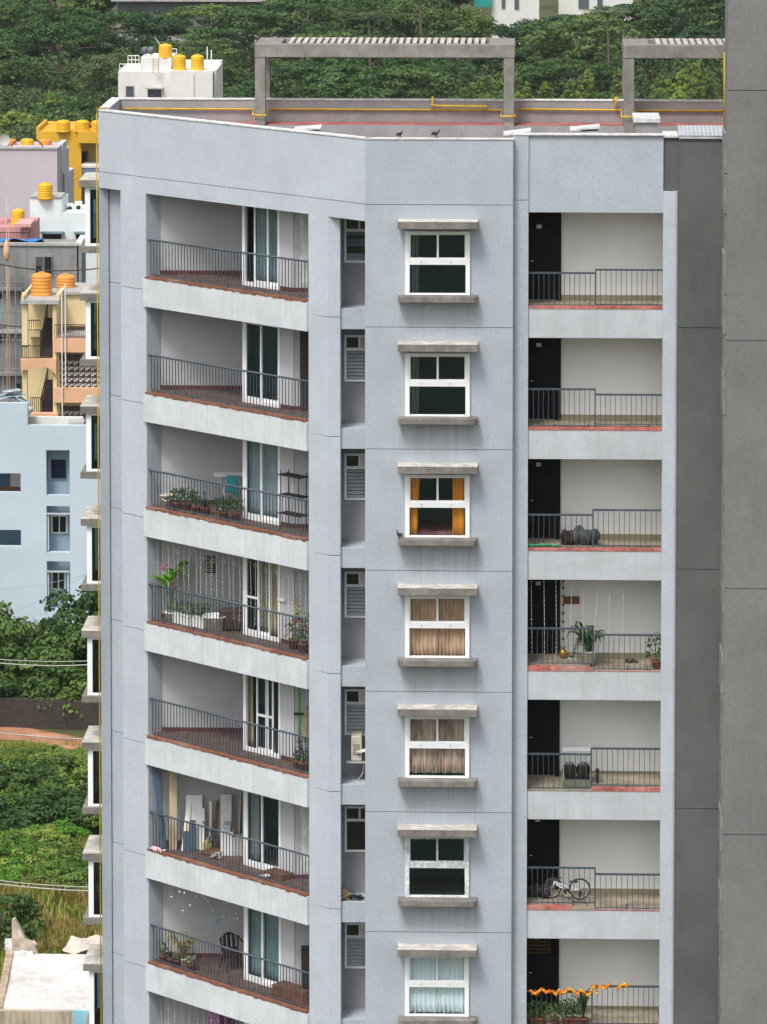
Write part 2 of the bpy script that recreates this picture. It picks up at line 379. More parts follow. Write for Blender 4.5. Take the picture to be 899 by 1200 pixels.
mb = MB(); mb.box(CX, CX+.16, YF+.2, 109.2, 0, TOP-.9); mb.box(x600-.16, x600, YF+.2, YB, 0, TOP-.9); mb.build('side_wall', paint_in, ROOT)
# pale strip and corridor parapet
mb = MB(); wallrect(mb, x603-.06, x618, YC-.05, .25, 0, Z_(234, YC), []); wallrect(mb, x603-.06, x618-.0, YC-.05, .25, Z_(233, YC), Z_(157.5, YC), [])
mb.box(x603-.058, x618-.002, YC-.02, YC+.19, Z_(234, YC), Z_(233, YC)); mb.build('pier', paint, ROOT)
mb = MB(); mb.box(x618, x775, YC, YC+.2, Z_(248, YC), Z_(158, YC)); mb.build('corridor_parapet', paint, ROOT)
# rounded column right of corridors
mb = MB(); r = .1; pl = [(x775, YC+.3), (x775, YC-.05)]
for i in range(7): a = -math.pi/2+math.pi/2*i/6; pl.append((x793-r+r*math.cos(a), YC-.05+r+r*math.sin(a)))
pl.append((x793, YC+.3))
mb.prism(pl, 0, Z_(223, YC)); mb.build('column', paint_wing, ROOT)
mb = MB(); mb.box(x775, x793+.0, YC+.05, YC+.3, Z_(223, YC), Z_(160, YC)); wallrect(mb, x793, x850+.4, YC-.03, .3, 0, Z_(160, YC), [Z_(382-.0, YC)-6.13*i for i in range(7)])
mb.build('charcoal_wall', dark_wall, ROOT)
# wing: parapet, channel, columns
mb = MB(); a, b = WL(S[117.5]), WL(0)
wall_with_joints(mb, (a, b, tin, .25), 41.60, TOP, [42.03]); mb.build('wing_parapet', paint_wing, ROOT)
mb = MB(); a, b = WL(S[117.5], -.3), WL(S[143], -.3)
wall_with_joints(mb, (a, b, tin, .2), 0, 41.6, [z-.0 for z in JW]); mb.build('recessed_wall', paint, ROOT)
mb = MB(); wall_with_joints(mb, (WL(S[143]), WL(S[172.5]), tin, .5), 0, 41.6, JW); mb.build('column', paint_wing, ROOT)
B_ = WL(S[385]); C_ = (X_(399, B_[1]), B_[1]); Lc = WL(S[362])
mb = MB(); pl = [Lc, B_, C_, (C_[0], 108.9), (Lc[0], 108.9)]
pj = [Lc, (B_[0]-.02, B_[1]+.05), (C_[0]-.03, B_[1]+.05), (C_[0]-.03, 108.88), (Lc[0]+.02, 108.88)]
cur = 0
for z in sorted([j for j in JW])+[None]:
    if z is None: mb.prism(pl, cur, 41.6); break
    mb.prism(pl, cur, z-.01); mb.prism(pj, z-.01, z+.01); cur = z+.01
mb.build('column', paint_wing, ROOT)
# outer side wall, rear wall, core
bx0 = WL(S[172.5], -.5)
XL = WL(S[117.5]); XR = X_(852, YR)+1.0
mb = MB(); x130 = at(130, 120, YR)[0]
mb.prism([XL, (XL[0]+.25, XL[1]+.1), (x130+.25, YR), (x130, YR)], 0, TOP); mb.build('side_wall', paint, ROOT)
mb = MB(); mb.box(x130, XR, YR, YR+.25, 0, TOP); mb.box(bx0[0]-.02, XR, YB, YB+.2, 0, 42.5); mb.build('rear_wall', roof_pink, ROOT)
# coping tops
mb = MB()
mb.prism([WL(S[117.5], .02), WL(.01, .02), WL(.0, -.27), WL(S[117.5], -.27)], TOP, TOP+.03)
mb.box(CX+.004, x600+.02, YF-.02, YF+.22, TOP, TOP+.03)
mb.box(x603-.05, x775, YC-.07, YC+.25, Z_(157.5, YC), Z_(157.5, YC)+.03)
mb.prism([(XL[0]-.02, XL[1]+.25), (XL[0]+.24, XL[1]+.3), (x130+.26, YR), (x130-.02, YR)], TOP, TOP+.03)
mb.box(x130, XR, YR-.02, YR+.28, TOP+.001, TOP+.032)
mb.build('coping', cap_white, ROOT)
# roof surfaces
mb = MB(); inner = [WL(S[117.5]+.4, -.26), WL(-.05, -.26), (x600, YF+.21), (x600, YC+.33), (XR, YC+.33), (XR, YR-.005), (x130+.27, YR-.005)]
mb.prism(inner, 42.5, 42.72); mb.build('roof_slab', roof_pink, ROOT)
RP = 43.06; yk = 115.15; xk_ = X_(232, 115.5, 148)
mb = MB(); mb.box(x130+.3, XR, yk, YR-.01, 42.725, RP); mb.build('roof_step', roof_pink, ROOT)
mb = MB(); mb.box(xk_, XR, yk+.1, YR-.02, RP+.004, RP+.012); mb.build('red_roof_floor', red_floor, ROOT)
# ------- floor by floor structure
xB = X_(285, 109.8)
D_OFF = -.72                                            # door plane behind the wing face
dS0, dS1, dS2 = ws(285.5, D_OFF), ws(329, D_OFF), ws(344.5, D_OFF)
dw0, dw1, dw2 = WL(dS0, D_OFF), WL(dS1, D_OFF), WL(dS2, D_OFF)
YFW = dw2[1]
bx0 = WL(S[172.5], -.5)
mb = MB()
mb.box(bx0[0]-.02, dw0[0]+.02, YB-.001, YB-.06, 0, 42.45)          # frontal back wall
mb.build('balcony_back_wall', paint_in, ROOT)
mb = MB(); mb.prism([dw0, (dw0[0]+.12, dw0[1]+.03), (dw0[0]+.12, YB-.07), (dw0[0], YB-.07)], 0, 42.45); mb.build('balcony_return_wall', paint_in, ROOT)
mb = MB(); mb.prism([dw1, dw2, (dw2[0], dw2[1]+.2), (dw1[0]+.12, dw1[1]+.2)], 0, 42.45); mb.build('balcony_side_pier', mat('lit_pier_paint', (.50,.50,.53), .85, .03, 1, fine=.08), ROOT)  # inner paint made paler here, painting in the light on the slanted face
mb = MB(); mb.box(dw2[0]+.01, Lc[0]+.02, YFW+.02, YFW+.2, 0, 42.45); mb.build('balcony_end_wall', paint_in, ROOT)
mb = MB()
for k in range(1, NF+1):                                # lintel above the door up to the slab
    z1 = FL(k)+2.9; mb.prism([WL(dS0+.02, D_OFF-.02), WL(dS1, D_OFF-.02), WL(dS1, D_OFF-.14), WL(dS0+.02, D_OFF-.14)], FL(k)+2.25, z1)
mb.build('door_lintel', paint_in, ROOT)
for k in range(1, NF+1):
    F = FL(k); zs = F-.80
    # fascia with terracotta nosing
    if k <= 9 or True:
        mb = MB(); mb.M = WM; mb.box(S[172.5]-.05, S[362]+.0, -.2, .08, zs, F-.05); mb.build('balcony_fascia', paint_fascia, ROOT, bevel=.008)
        mb = MB(); mb.M = WM
        rg = random.Random(k); s0 = S[172.5]+.03; n = 40; Ls = (S[362]-.02-s0)/n
        for i in range(n):       # nosing tiles, slightly uneven lower edge
            mb.box(s0+Ls*i, s0+Ls*(i+1)-.004, -.10, .084+rg.uniform(-.002,.004), F-.042-rg.choice((0,0,.006,.012,.02,.03)), F+.005)
        mb.build('terracotta_nosing', terracotta, ROOT)
        mb = MB(); mb.prism([WL(S[172.5]+.01, -.1), WL(S[362], -.1), (Lc[0]+.0, YFW+.015), (dw2[0], YFW+.1), dw0, (dw0[0]-.005, YB-.07), (bx0[0]+.01, YB-.07)], F-.14, F)
        mb.build('balcony_floor', tile, ROOT)
    mb = MB(); mb.prism([(dw0[0]+.1, dw0[1]+.15), (dw2[0], dw2[1]+.21), (Lc[0], 108.91), (CX, 108.91), (CX+.16, YF+.21), (x600-.17, YF+.21), (x600-.17, YB-.01), (dw0[0]+.1, YB-.01)], F-.16, F-.02)
    mb.build('floor_slab', room_floor_m, ROOT)
    # skirting
    mb = MB(); mb.box(bx0[0], dw0[0]-.01, YB-.075, YB-.062, F, F+.11); mb.build('skirting', skirt, ROOT)
    mb = MB(); mb.M = WM; mb.box(dS1+.01, dS2, D_OFF, D_OFF+.012, F, F+.11); mb.build('skirting', skirt, ROOT)
    mb = MB(); mb.box(dw2[0]+.01, Lc[0]-.01, YFW+.005, YFW+.018, F, F+.11); mb.build('skirting', skirt, ROOT)
    # duct ledge
    yd = C_[1]+.08
    zt = Z_(362, yd)-3.06*(k-1)
    mb = MB(); mb.box(C_[0], CX, yd, yd+.12, zt-.52, zt); mb.box(C_[0], CX, yd+.12, 108.0, zt-.2, zt-.03); mb.build('duct_ledge', paint, ROOT)
    # corridor
    Fc = F-.0
    mb = MB(); mb.box(x618, x775, YC, YC+.2, F-.77, F-.03); mb.build('corridor_fascia', paint_corr, ROOT, bevel=.006)
    mb = MB(); mb.box(x600+.0, x793+.3, YC+.2, 107.9, F-.25, F-.03); mb.build('corridor_floor', corr_floor, ROOT)
    mb = MB(); mb.box(x618-.3, x793, 107.78, 107.80, F-.03, F+.11); mb.build('corridor_skirting', corr_skirt, ROOT)
mb = MB(); mb.box(x600+.0, x793+.35, 107.8, 108.0, 0, 42.45); mb.build('corridor_back_wall', white_wall, ROOT)
mb = MB(); mb.box(x600+.001, x600+.1, YC+.22, 107.8, 0, 42.4); mb.box(x793+.25, x793+.35, YC+.3, 107.8, 0, 42.4); mb.build('corridor_end_wall', white_wall, ROOT)
mb = MB(); mb.box(x600, x793+.3, YC+.21, 107.8, 42.3, 42.49); mb.build('corridor_ceiling', white_wall, ROOT)
mb = MB(); mb.box(C_[0]-.02, CX+.0, 108.0, 108.15, 0, 42.45); mb.build('duct_back_wall', paint_duct, ROOT)
# room partitions behind windows and glass doors
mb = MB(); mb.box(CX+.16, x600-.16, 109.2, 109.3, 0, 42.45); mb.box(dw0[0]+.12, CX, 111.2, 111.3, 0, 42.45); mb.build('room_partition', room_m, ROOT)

# roof odds and ends, all fixed to the building
def pergola(px0, px1, label, leg_list):
    Y0 = 115.1; z1 = Z_(52, Y0); z0 = Z_(67.5, Y0); Yb = 117.5
    x0, x1 = X_(px0, Y0, 60), X_(px1, Y0, 60)
    P = empty('rooftop_pergola', (x0, Y0, 42.72), label, 'pergola', 'concrete pergolas on the roof terrace', world_children=True)
    mb = MB(); mb.box(x0, x1, Y0, Y0+.3, z0, z1); mb.box(x0, x1, Yb-.25, Yb, z0, z1-.02)
    mb.box(x0, x0+.7, Y0+.3, Yb-.25, z1-.14, z1-.012)
    if px1 < 700: mb.box(x1-.7, x1, Y0+.3, Yb-.25, z1-.14, z1-.012)
    mb.build('beam', concrete, P, bevel=.015)
    mb = MB(); mb.box(x0+.002, x1-.002, Y0+.004, Yb-.004, z1+.001, z1+.012); 
    mb = MB(); x = x0+.9
    while x < x1-(.8 if px1 < 700 else .1):
        mb.box(x, x+.11, Y0+.3, Yb-.25, z1-.10, z1+.01); x += .187
    mb.build('slats', hood_top, P)
    for px in leg_list:
        lx = X_(px, Y0, 100); mb = MB(); mb.box(lx, lx+.28, Y0+.02, Y0+.42, 42.73, z0); mb.build('leg', concrete, P, bevel=.012)
        mb = MB(); mb.box(lx, lx+.28, Yb-.42, Yb-.02, 42.0, z0); mb.build('leg', concrete, P)
    return P
pergola(298.5, 603.5, 'long concrete roof pergola, seen whole, with both its square legs standing in view', [298.8, 590.5])
pergola(731, 900, 'concrete roof pergola at right, cut off by the dark tower', [731.3, 880])

def pipe(name_pts, r=.028, parent=ROOT):
    mb = MB(); mb.tube(name_pts, r, 8); return mb
Yp = YR-.06
zz = Z_(128, Yp); 
def PX(px, py, Y): return at(px, py, Y)
legsY = 115.05
mb = MB()
mb.tube([PX(131,127.5,Yp), PX(297,128,Yp), PX(296.5,134.5,legsY), PX(310.5,136,legsY), PX(316,128,Yp), PX(588,129,Yp), PX(587.5,136.5,legsY), PX(603,136.5,legsY), PX(606,128,Yp), PX(728,129,Yp), PX(728.5,137,legsY), PX(745,137,legsY), PX(746,129.5,Yp), PX(850,130,Yp)], .028, 8)
mb.tube([PX(507,127,Yp-.1), PX(507,113,Yp-.1)], .03, 8); mb.tube([PX(505,122,Yp-.1), PX(513,124,Yp-.1), PX(570,124.5,Yp-.1), PX(572,128,Yp-.1)], .03, 8)
mb.tube([PX(722,127,Yp-.1), PX(722,114,Yp-.1)], .03, 8); mb.tube([PX(718,118,Yp-.1), PX(725,114,Yp-.1)], .03, 8)
mb.build('gas_pipe', yellow_pipe_m, ROOT)
mb = MB(); a = XL; mb.tube([(a[0]+.25, a[1]+.15, TOP+.06), (a[0]-.04, a[1]-.02, TOP+.06), (a[0]-.04, a[1]-.03, TOP-.1), (a[0]-.04, a[1]-.03, 0)], .018, 8); mb.build('gas_pipe', yellow_pipe_m, ROOT)

def slab_obj(name, px0, px1, py0, py1, Y0, Y1, mats, label, tilt=0, cat=None):
    pass
# roof vent box and white covers
x0, x1 = X_(745, 110, 150), X_(771, 110, 150); z0, z1 = 42.72, Z_(140, 110)
b = empty('roof_vent', ((x0+x1)/2, 110.5, 42.72), 'mauve box vent with a white slab lid on the roof beside the right pergola', 'vent', world_children=True)
mb = MB(); mb.box(x0, x1, 110, 111, z0, z1-.05); mb.build('shaft', roof_pink, b)
mb = MB(); mb.box(x0-.06, x1+.06, 109.94, 111.5, z1-.05, z1+.05); mb.build('lid', cap_white, b)
for (px0, px1, pya, pyb, Y, lab) in ((344, 376, 151.5, 149, 112, 'white tilted vent cover behind the slanted parapet near the left pergola leg'), (668, 703, 151.5, 148, 112, 'white tilted vent cover behind the corridor parapet, left of the box vent'), (590, 622, 157, 153, 106.6, 'small white tilted cover on the pier top beside the window bay')):
    p0 = at(px0, pya, Y); p1 = at(px1, pyb, Y); zb = 42.72 if Y > 108 else TOP+.1
    mb = MB(); q = .05
    vs = [(p0[0],Y,p0[2]-q),(p1[0],Y,p1[2]-q),(p1[0],Y+.7,p1[2]-q),(p0[0],Y+.7,p0[2]-q),(p0[0],Y,p0[2]),(p1[0],Y,p1[2]),(p1[0],Y+.7,p1[2]),(p0[0],Y+.7,p0[2])]
    loc = ((p0[0]+p1[0])/2, Y+.35, zb); e = empty('vent_cover', loc, lab, 'vent cover', world_children=True)
    mb.add(vs, [(0,3,2,1),(4,5,6,7),(0,1,5,4),(1,2,6,5),(2,3,7,6),(3,0,4,7)]); mb.build('lid', cap_white, e)
    mb = MB(); w = p1[0]-p0[0]; mb.box(p0[0]+.35*w, p1[0]-.04*w, Y+.06, Y+.6, zb, min(p0[2], p1[2])-q-.01); mb.build('upstand', cap_white, e)
mb = MB(); zt = Z_(160, YC)
xa = X_(796, YC, 155); mb.box(x775+.0, xa-.02, YC-.02, YC+1.1, zt, zt+.05); mb.build('roof_flashing', cap_white, ROOT)
mb = MB()
n = 26; w = (x850+.1-xa)/n
vs = []; fs = []
for j in range(2):
    for i in range(n+1):
        vs.append((xa+w*i, (YC-.08, YC+1.3)[j], zt+.05+(.016 if i % 2 else 0)+.12*j))
for i in range(n): fs.append((i, i+1, n+2+i, n+1+i))
mb.add(vs, fs); vs2 = [(x, y, z-.02) for x, y, z in vs]; mb.add(vs2, [f[::-1] for f in fs]); mb.box(xa, x850+.1, YC-.085, YC-.06, zt-.02, zt+.04)
mb.build('corrugated_sheet', galv, ROOT)

# ------------------------------------------------------------------ centre windows
wcx = (wx0+wx1)/2
hx0, hx1 = X_(466, YF-.5), X_(559.5, YF-.5)
sill_runoff(paint, hx0, hx1, 39.61, 3.072)
def window(k):
    t, b = OPEN[k-1]; fm = old_frame if k == 6 else white_frame
    wn_ = MB(); y0, y1 = YF-.07, YF+.05; fw = .095
    H = t-b; zm = b+H*.50; zmt = zm+.13
    wn_.box(wx0-.015, wx0+fw, y0, y1, b-.02, t+.0); wn_.box(wx1-fw, wx1+.015, y0, y1, b-.02, t)
    wn_.box(wx0+fw, wx1-fw, y0+.002, y1, b-.02, b+.065); wn_.box(wx0+fw, wx1-fw, y0+.002, y1, t-.07, t-.001); wn_.box(wx0+fw, wx1-fw, y0+.002, y1, zm-.03, zmt-.02)
    o = wn_.build('window', fm, ROOT, bevel=.006)
    for (a, c, yy) in ((wx0+fw-.02, wcx+.03, y0+.015), (wcx-.025, wx1-fw+.02, y0+.05)):
        s = MB(); w = .045
        s.box(a, a+w, yy, yy+.03, zmt-.03, t-.05); s.box(c-w, c, yy, yy+.03, zmt-.03, t-.05); s.box(a+w, c-w, yy+.001, yy+.03, zmt-.03, zmt+.02); s.box(a+w, c-w, yy+.001, yy+.03, t-.095, t-.05)
        s.build('sash', fm, o, bevel=.004)
    g = MB(); g.box(wx0+fw-.01, wx1-fw+.01, YF-.012, YF-.006, b+.05, zm); g.box(wx0+fw-.01, wx1-fw+.01, YF-.012, YF-.006, zm+.08, t-.06); g.build('pane', glass, o)
    lt = MB(); [lt.box(px_-.015, px_+.015, y0-.02, y0-.0, zm+.03, zm+.07) for px_ in (wcx-.4, wcx+.33)]; lt.build('latch', galv, o)
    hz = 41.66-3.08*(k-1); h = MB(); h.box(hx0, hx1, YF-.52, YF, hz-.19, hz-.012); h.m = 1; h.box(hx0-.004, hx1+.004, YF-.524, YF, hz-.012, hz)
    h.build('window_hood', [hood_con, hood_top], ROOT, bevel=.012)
    sz = 39.76-3.072*(k-1); h = MB(); c = .09
    h.prism([(hx0, YF), (hx0, YF-.42+c), (hx0+c, YF-.42), (hx1-c, YF-.42), (hx1, YF-.42+c), (hx1, YF)], sz-.15, sz); h.build('window_sill', hood_con, ROOT, bevel=.01)
for k in range(1, 9): window(k)

def curtain(x0, x1, y, z0, z1, m, folds, label, group, amp=.035, gather=1.0, rg=None):
    rg = rg or random.Random(int(x0*100+z0*10)); n = folds*6; vs = []; fs = []
    rows = 7
    ph = [rg.uniform(-.5,.5) for _ in range(rows)]
    for j in range(rows):
        t = j/(rows-1)
        for i in range(n+1):
            u = i/n; g = 1-(1-gather)*math.sin(math.pi*t*.5)
            x = (u*g+(1-g)*(0 if gather >= 0 else 0))*(x1-x0)
            vs.append((x, -amp*math.sin(2*math.pi*folds*(u+.012*math.sin(9*u+j*.6)))*(.7+.3*math.sin(7*u)), (1-t)*(z1-z0)+.01*math.sin(20*u)*(t > .9)))
    for j in range(rows-1):
        for i in range(n): fs.append((j*(n+1)+i, j*(n+1)+i+1, (j+1)*(n+1)+i+1, (j+1)*(n+1)+i))
    mb = MB(); mb.add(vs, [f[::-1] for f in fs], True)
    o = one(mb, 'curtain', m, (x0, y, z0), label, 'curtain', group)
    so = o.modifiers.new('solid', 'SOLIDIFY'); so.thickness = .004
    return o
cur_or = mat('orange_cloth', (.90,.34,.03), .9, .1, 3); cur_br = mat('tan_patterned_cloth', (.70,.42,.28), .9, .2, 5, sz=.3, stain=.8, stain_col=(.85,.38,.16))
cur_gr = mat('taupe_striped_cloth', (.68,.46,.37), .9, .3, 8, sz=.15); cur_wh = mat('pale_aqua_cloth', (.88,.91,.91), .9, .05, 3)
cur_te = mat('teal_cloth', (.25,.34,.35), .9, .15, 4, sz=.3); cur_be = mat('beige_cloth', (.42,.37,.24), .9, .2, 5, sz=.2); cur_gy = mat('pale_grey_cloth', (.36,.41,.44), .9, .1, 4)
cur_dk = mat('dim_grey_cloth', (.32,.33,.33), .9, .1, 4)
G = 'curtains behind the bay windows'
yc_ = YF+.09
t, b = OPEN[2]
curtain(wx0+.08, wx0+.36, yc_, b+.05, t, cur_or, 4, 'orange curtain tied at the left of the third window down', G, gather=.72)
curtain(wx1-.42, wx1-.1, yc_, b+.05, t, cur_or, 4, 'orange curtain hanging at the right of the third window down', G, gather=.9)
t, b = OPEN[3]
curtain(wx0+.07, wcx+.02, yc_, b+.03, t, cur_br, 7, 'tan and peach curtain, left half of the fourth window down', G)
curtain(wcx+.04, wx1-.07, yc_, b+.03, t, cur_br, 7, 'tan and peach curtain, right half of the fourth window down', G)
t, b = OPEN[4]
curtain(wx0+.07, wcx+.02, yc_, b+.12, t, cur_gr, 9, 'striped taupe curtain, left half of the fifth window down', G)
curtain(wcx+.03, wx1-.07, yc_, b+.12, t, cur_gr, 9, 'striped taupe curtain, right half of the fifth window down', G)
t, b = OPEN[6]
curtain(wx0+.08, wcx+.02, yc_, b+.08, t, cur_wh, 6, 'pale aqua curtain, left half of the lowest full window', G)
curtain(wcx+.03, wx1-.07, yc_, b+.08, t, cur_wh, 6, 'pale aqua curtain, right half of the lowest full window', G)
for k in (1, 2): 
    t, b = OPEN[k-1]
    curtain(wx0+.02, wx0+.3, YF+1.0, b-.2, t+.2, cur_dk, 3, ('dim grey drape inside the top window', 'dim grey drape inside the second window down')[k-1], G)
# bed with patterned cover behind the third window
mb = MB(); zc = OPEN[2][1]
mb.box(wx0+.05, wx1-.03, YF+.3, YF+1.6, FL(3)-.02, zc+.10); bedm = mat('patterned_bedcover', (.32,.10,.10), .9, .3, 25, stain=.6, stain_col=(.6,.45,.4))
o = one(MB(), 'bed', bedm, (0,0,0), 'bed with red patterned cover seen through the third window down', 'bed'); bpy.data.objects.remove(o)
cx = (wx0+wx1)/2; cy = YF+.9
m2 = MB(); m2.v = [(x-cx, y-cy, z-FL(3)+.02) for x, y, z in mb.v]; m2.f = mb.f; m2.mi = mb.mi; m2.sm = mb.sm
m2.ball((-.4, -.35, .42), .3, .2, .07); m2.ball((.4, -.35, .42), .3, .2, .07)
one(m2, 'bed', bedm, (cx, cy, FL(3)-.02), 'bed with red patterned cover seen through the third window down', 'bed', bevel=.04)

# ------------------------------------------------------------------ side bay windows on the left edge
for k in range(1, 10):
    zf = Z_(212, 113.5)-3.065*(k-1)      # hood front top
    Y0, Y1 = 113.55, 115.2; xo = X_(95, Y0); xg = X_(101.5, Y0); xw = XL[0]+.1
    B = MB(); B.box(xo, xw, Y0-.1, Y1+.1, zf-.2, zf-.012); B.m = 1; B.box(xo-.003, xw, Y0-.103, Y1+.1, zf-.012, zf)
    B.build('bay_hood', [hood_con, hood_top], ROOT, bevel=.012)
    B = MB(); c = .1; B.box(xo+.0, xw, Y0-.1, Y1+.1, zf-1.98, zf-1.80); B.build('bay_sill', hood_con, ROOT, bevel=.01)
    B = MB(); z0, z1 = zf-1.80, zf-.2
    B.box(xg, xg+.14, Y0, Y0+.06, z0, z1); B.box(xg+.14, xw, Y0+.002, Y0+.05, z0, z0+.07); B.box(xg+.14, xw, Y0+.002, Y0+.05, z1-.07, z1)
    B.box(xg, xg+.06, Y1-.1, Y1, z0, z1); B.box(xg+.002, xg+.05, Y0+.06, Y1-.1, z0, z0+.07); B.box(xg+.002, xg+.05, Y0+.06, Y1-.1, z1-.07, z1); B.box(xg+.002, xg+.05, (Y0+Y1)/2-.03, (Y0+Y1)/2+.03, z0+.07, z1-.07)
    o = B.build('bay_window', white_frame, ROOT, bevel=.005)
    B = MB(); B.box(xg+.13, xw, Y0+.02, Y0+.026, z0+.05, z1-.05); B.box(xg+.02, xg+.026, Y0+.05, Y1-.08, z0+.05, z1-.05); B.build('pane', glass_dark, o)
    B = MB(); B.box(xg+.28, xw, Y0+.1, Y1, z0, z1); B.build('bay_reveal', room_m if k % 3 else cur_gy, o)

# ------------------------------------------------------------------ duct windows with louvres
for k in range(1, 9):
    pt, pb = (258, 305) if k == 1 else (392+139*(k-2)-.0, 445+139.2*(k-2))
    yw = 108.0; z1 = FL(k)+2.05 if k > 0 else 0; z1 = Z_(392.5, yw)-3.06*(k-2); z0 = z1-1.2
    x0 = X_(403.8, yw); x1 = CX+.2
    B = MB(); y0 = yw-.05; xr = CX+.17; mid = x0+.36
    B.box(x0, x0+.055, y0, yw, z0, z1); B.box(xr-.05, xr, y0, yw, z0, z1); B.box(x0+.055, xr-.05, y0+.002, yw, z0, z0+.055); B.box(x0+.055, xr-.05, y0+.002, yw, z1-.055, z1); B.box(x0+.055, xr-.05, y0+.002, yw, z1-.4, z1-.33); B.box(mid, mid+.05, y0+.004, yw, z1-.33, z1-.055)
    o = B.build('louvre_window', white_frame, ROOT)
    B = MB(); B.box(x0+.05, mid, yw-.02, yw-.01, z1-.33, z1-.05); B.build('pane', dark_pane, o)
    B = MB(); B.box(mid+.05, xr-.04, yw-.022, yw-.012, z1-.33, z1-.05); B.build('pane', (white_p, dark_pane)[k in (1, 6)] if k != 2 else cream_p, o)
    B = MB(); B.box(x0+.05, xr-.04, yw-.008, yw-.002, z0+.05, z1-.4); B.build('pane', dark_pane, o)
    if k != 6:
        B = MB()
        for i in range(8):
            z = z0+.1+i*.093
            if k == 1 and i in (2, 3, 6): continue
            B.add([(x0+.055, yw-.045, z-.035), (xr-.05, yw-.045, z-.035), (xr-.05, yw-.012, z+.04), (x0+.055, yw-.012, z+.04), (x0+.055, yw-.04, z-.04), (xr-.05, yw-.04, z-.04), (xr-.05, yw-.007, z+.035), (x0+.055, yw-.007, z+.035)], [(0,1,2,3),(4,7,6,5),(0,4,5,1),(2,6,7,3)])
        B.build('louvres', louvre_m, o)
    B = MB(); B.box(C_[0], CX, yw-.015, yw, z0-.2, z0-.17); B.tube([(x0-.02, yw-.05, z0-1.05), (x0+.12, yw-.1, z0-1.05)], .03, 8); B.tube([(x0-.1, yw-.05, z0+.45), (x0-.05, yw-.08, z0+.45)], .03, 6); B.build('drain_stub', paint_duct, ROOT)

# ------------------------------------------------------------------ glass doors on balconies
def glass_door(k, sty):
    F = FL(k); H = 2.22; o = MB(); o.M = WM; s0, s1 = dS0, dS1; d0, d1 = D_OFF-.05, D_OFF+.03
    fw = .07
    o.box(s0, s0+fw+.03, d0, d1, F, F+H); o.box(s1-fw, s1, d0, d1, F, F+H); o.box(s0+fw+.03, s1-fw, d0, d1-.002, F+.0, F+.1); o.box(s0+fw+.03, s1-fw, d0, d1-.002, F+H-.08, F+H)
    root = o.build('glass_door', white_frame, ROOT)
    pan = {0: [(s0+.45, s1-.42), (s1-.5, s1-.06)], 1: [(s0+.1, s0+.72), (s0+.66, s1-.05)], 2: [(s0+.1, s0+.60), (s0+.55, s1-.42)], 3: [(s0+.5, s0+.95), (s0+.8, s1-.3)]}[sty]
    for i, (a, c) in enumerate(pan):
        b = MB(); b.M = WM; w = .05; yy = D_OFF+.0-.035*i
        b.box(a, a+w, yy, yy+.03, F+.1, F+H-.08); b.box(c-w, c, yy, yy+.03, F+.1, F+H-.08); b.box(a+w, c-w, yy, yy+.028, F+.1, F+.17); b.box(a+w, c-w, yy, yy+.028, F+H-.14, F+H-.08)
        if sty in (3,) or (sty == 2 and i == 0): b.box(a+w, c-w, yy, yy+.028, F+1.0, F+1.06)
        p = b.build('sliding_panel', white_frame, root)
        g = MB(); g.M = WM; g.box(a+w-.01, c-w+.01, yy+.01, yy+.016, F+.16, F+H-.13); g.build('pane', glass, p)
for k, sty in zip(range(1, 9), (0, 1, 1, 2, 3, 1, 1, 1)): glass_door(k, sty)
def wcurtain(k, pa, pb, m, folds, label, d=D_OFF-.16, zz=2.15):
    a, b = ws(pa, d), ws(pb, d); p = WL(a, d)
    o = curtain(0, b-a, 0, 0, zz, m, folds, label, 'curtains behind the balcony glass doors', rg=random.Random(k)); o.location = (p[0], p[1], FL(k)+.03); o.rotation_euler = (0,0,math.atan2(UY, UX)); return o
wcurtain(1, 302, 327, cur_te, 4, 'teal curtain behind the top balcony door')
wcurtain(2, 287, 291, cur_gy, 2, 'pale curtain edge behind the second balcony door')
wcurtain(3, 287, 330, cur_gy, 9, 'pale grey curtain behind the third balcony door')
wcurtain(4, 306, 329, cur_be, 5, 'beige curtain behind the fourth balcony door')
wcurtain(5, 287, 296, cur_be, 3, 'narrow beige curtain behind the fifth balcony door')
wcurtain(6, 287, 303, cur_dk, 3, 'dim grey curtain behind the sixth balcony door')
wcurtain(7, 286, 309, cur_te, 6, 'teal curtain behind the left pane of the seventh balcony door')
wcurtain(7, 311, 330, cur_te, 5, 'teal curtain behind the right pane of the seventh balcony door')

# ------------------------------------------------------------------ railings
for k in range(1, 9):
    F = FL(k); b = MB(); b.M = WM; s0, s1 = ws(178, -.07), ws(361.5, -.07); d = -.07; bow = 0
    n = 50; st = (s1-s0)/n
    for i in range(n+1):
        s = s0+st*i
        b.box(s-.008, s+.008, d-.008, d+.008, F+.06, F+.95)
    b.box(s0-.0, s1+.02, d-.015, d+.015, F+.055, F+.08)
    for i in range(5): s = s0+(s1-s0)*(.04+.23*i); b.box(s-.012, s+.012, d-.012, d+.012, F, F+.06)
    o = b.build('balcony_railing', rail_mat, ROOT)
    h = MB(); h.M = WM; h.tube([(s0-.1, d, F+.97), (s0, d, F+.97), (s1+.02, d, F+.97)], .027, 8); h.build('handrail', rail_mat, o)
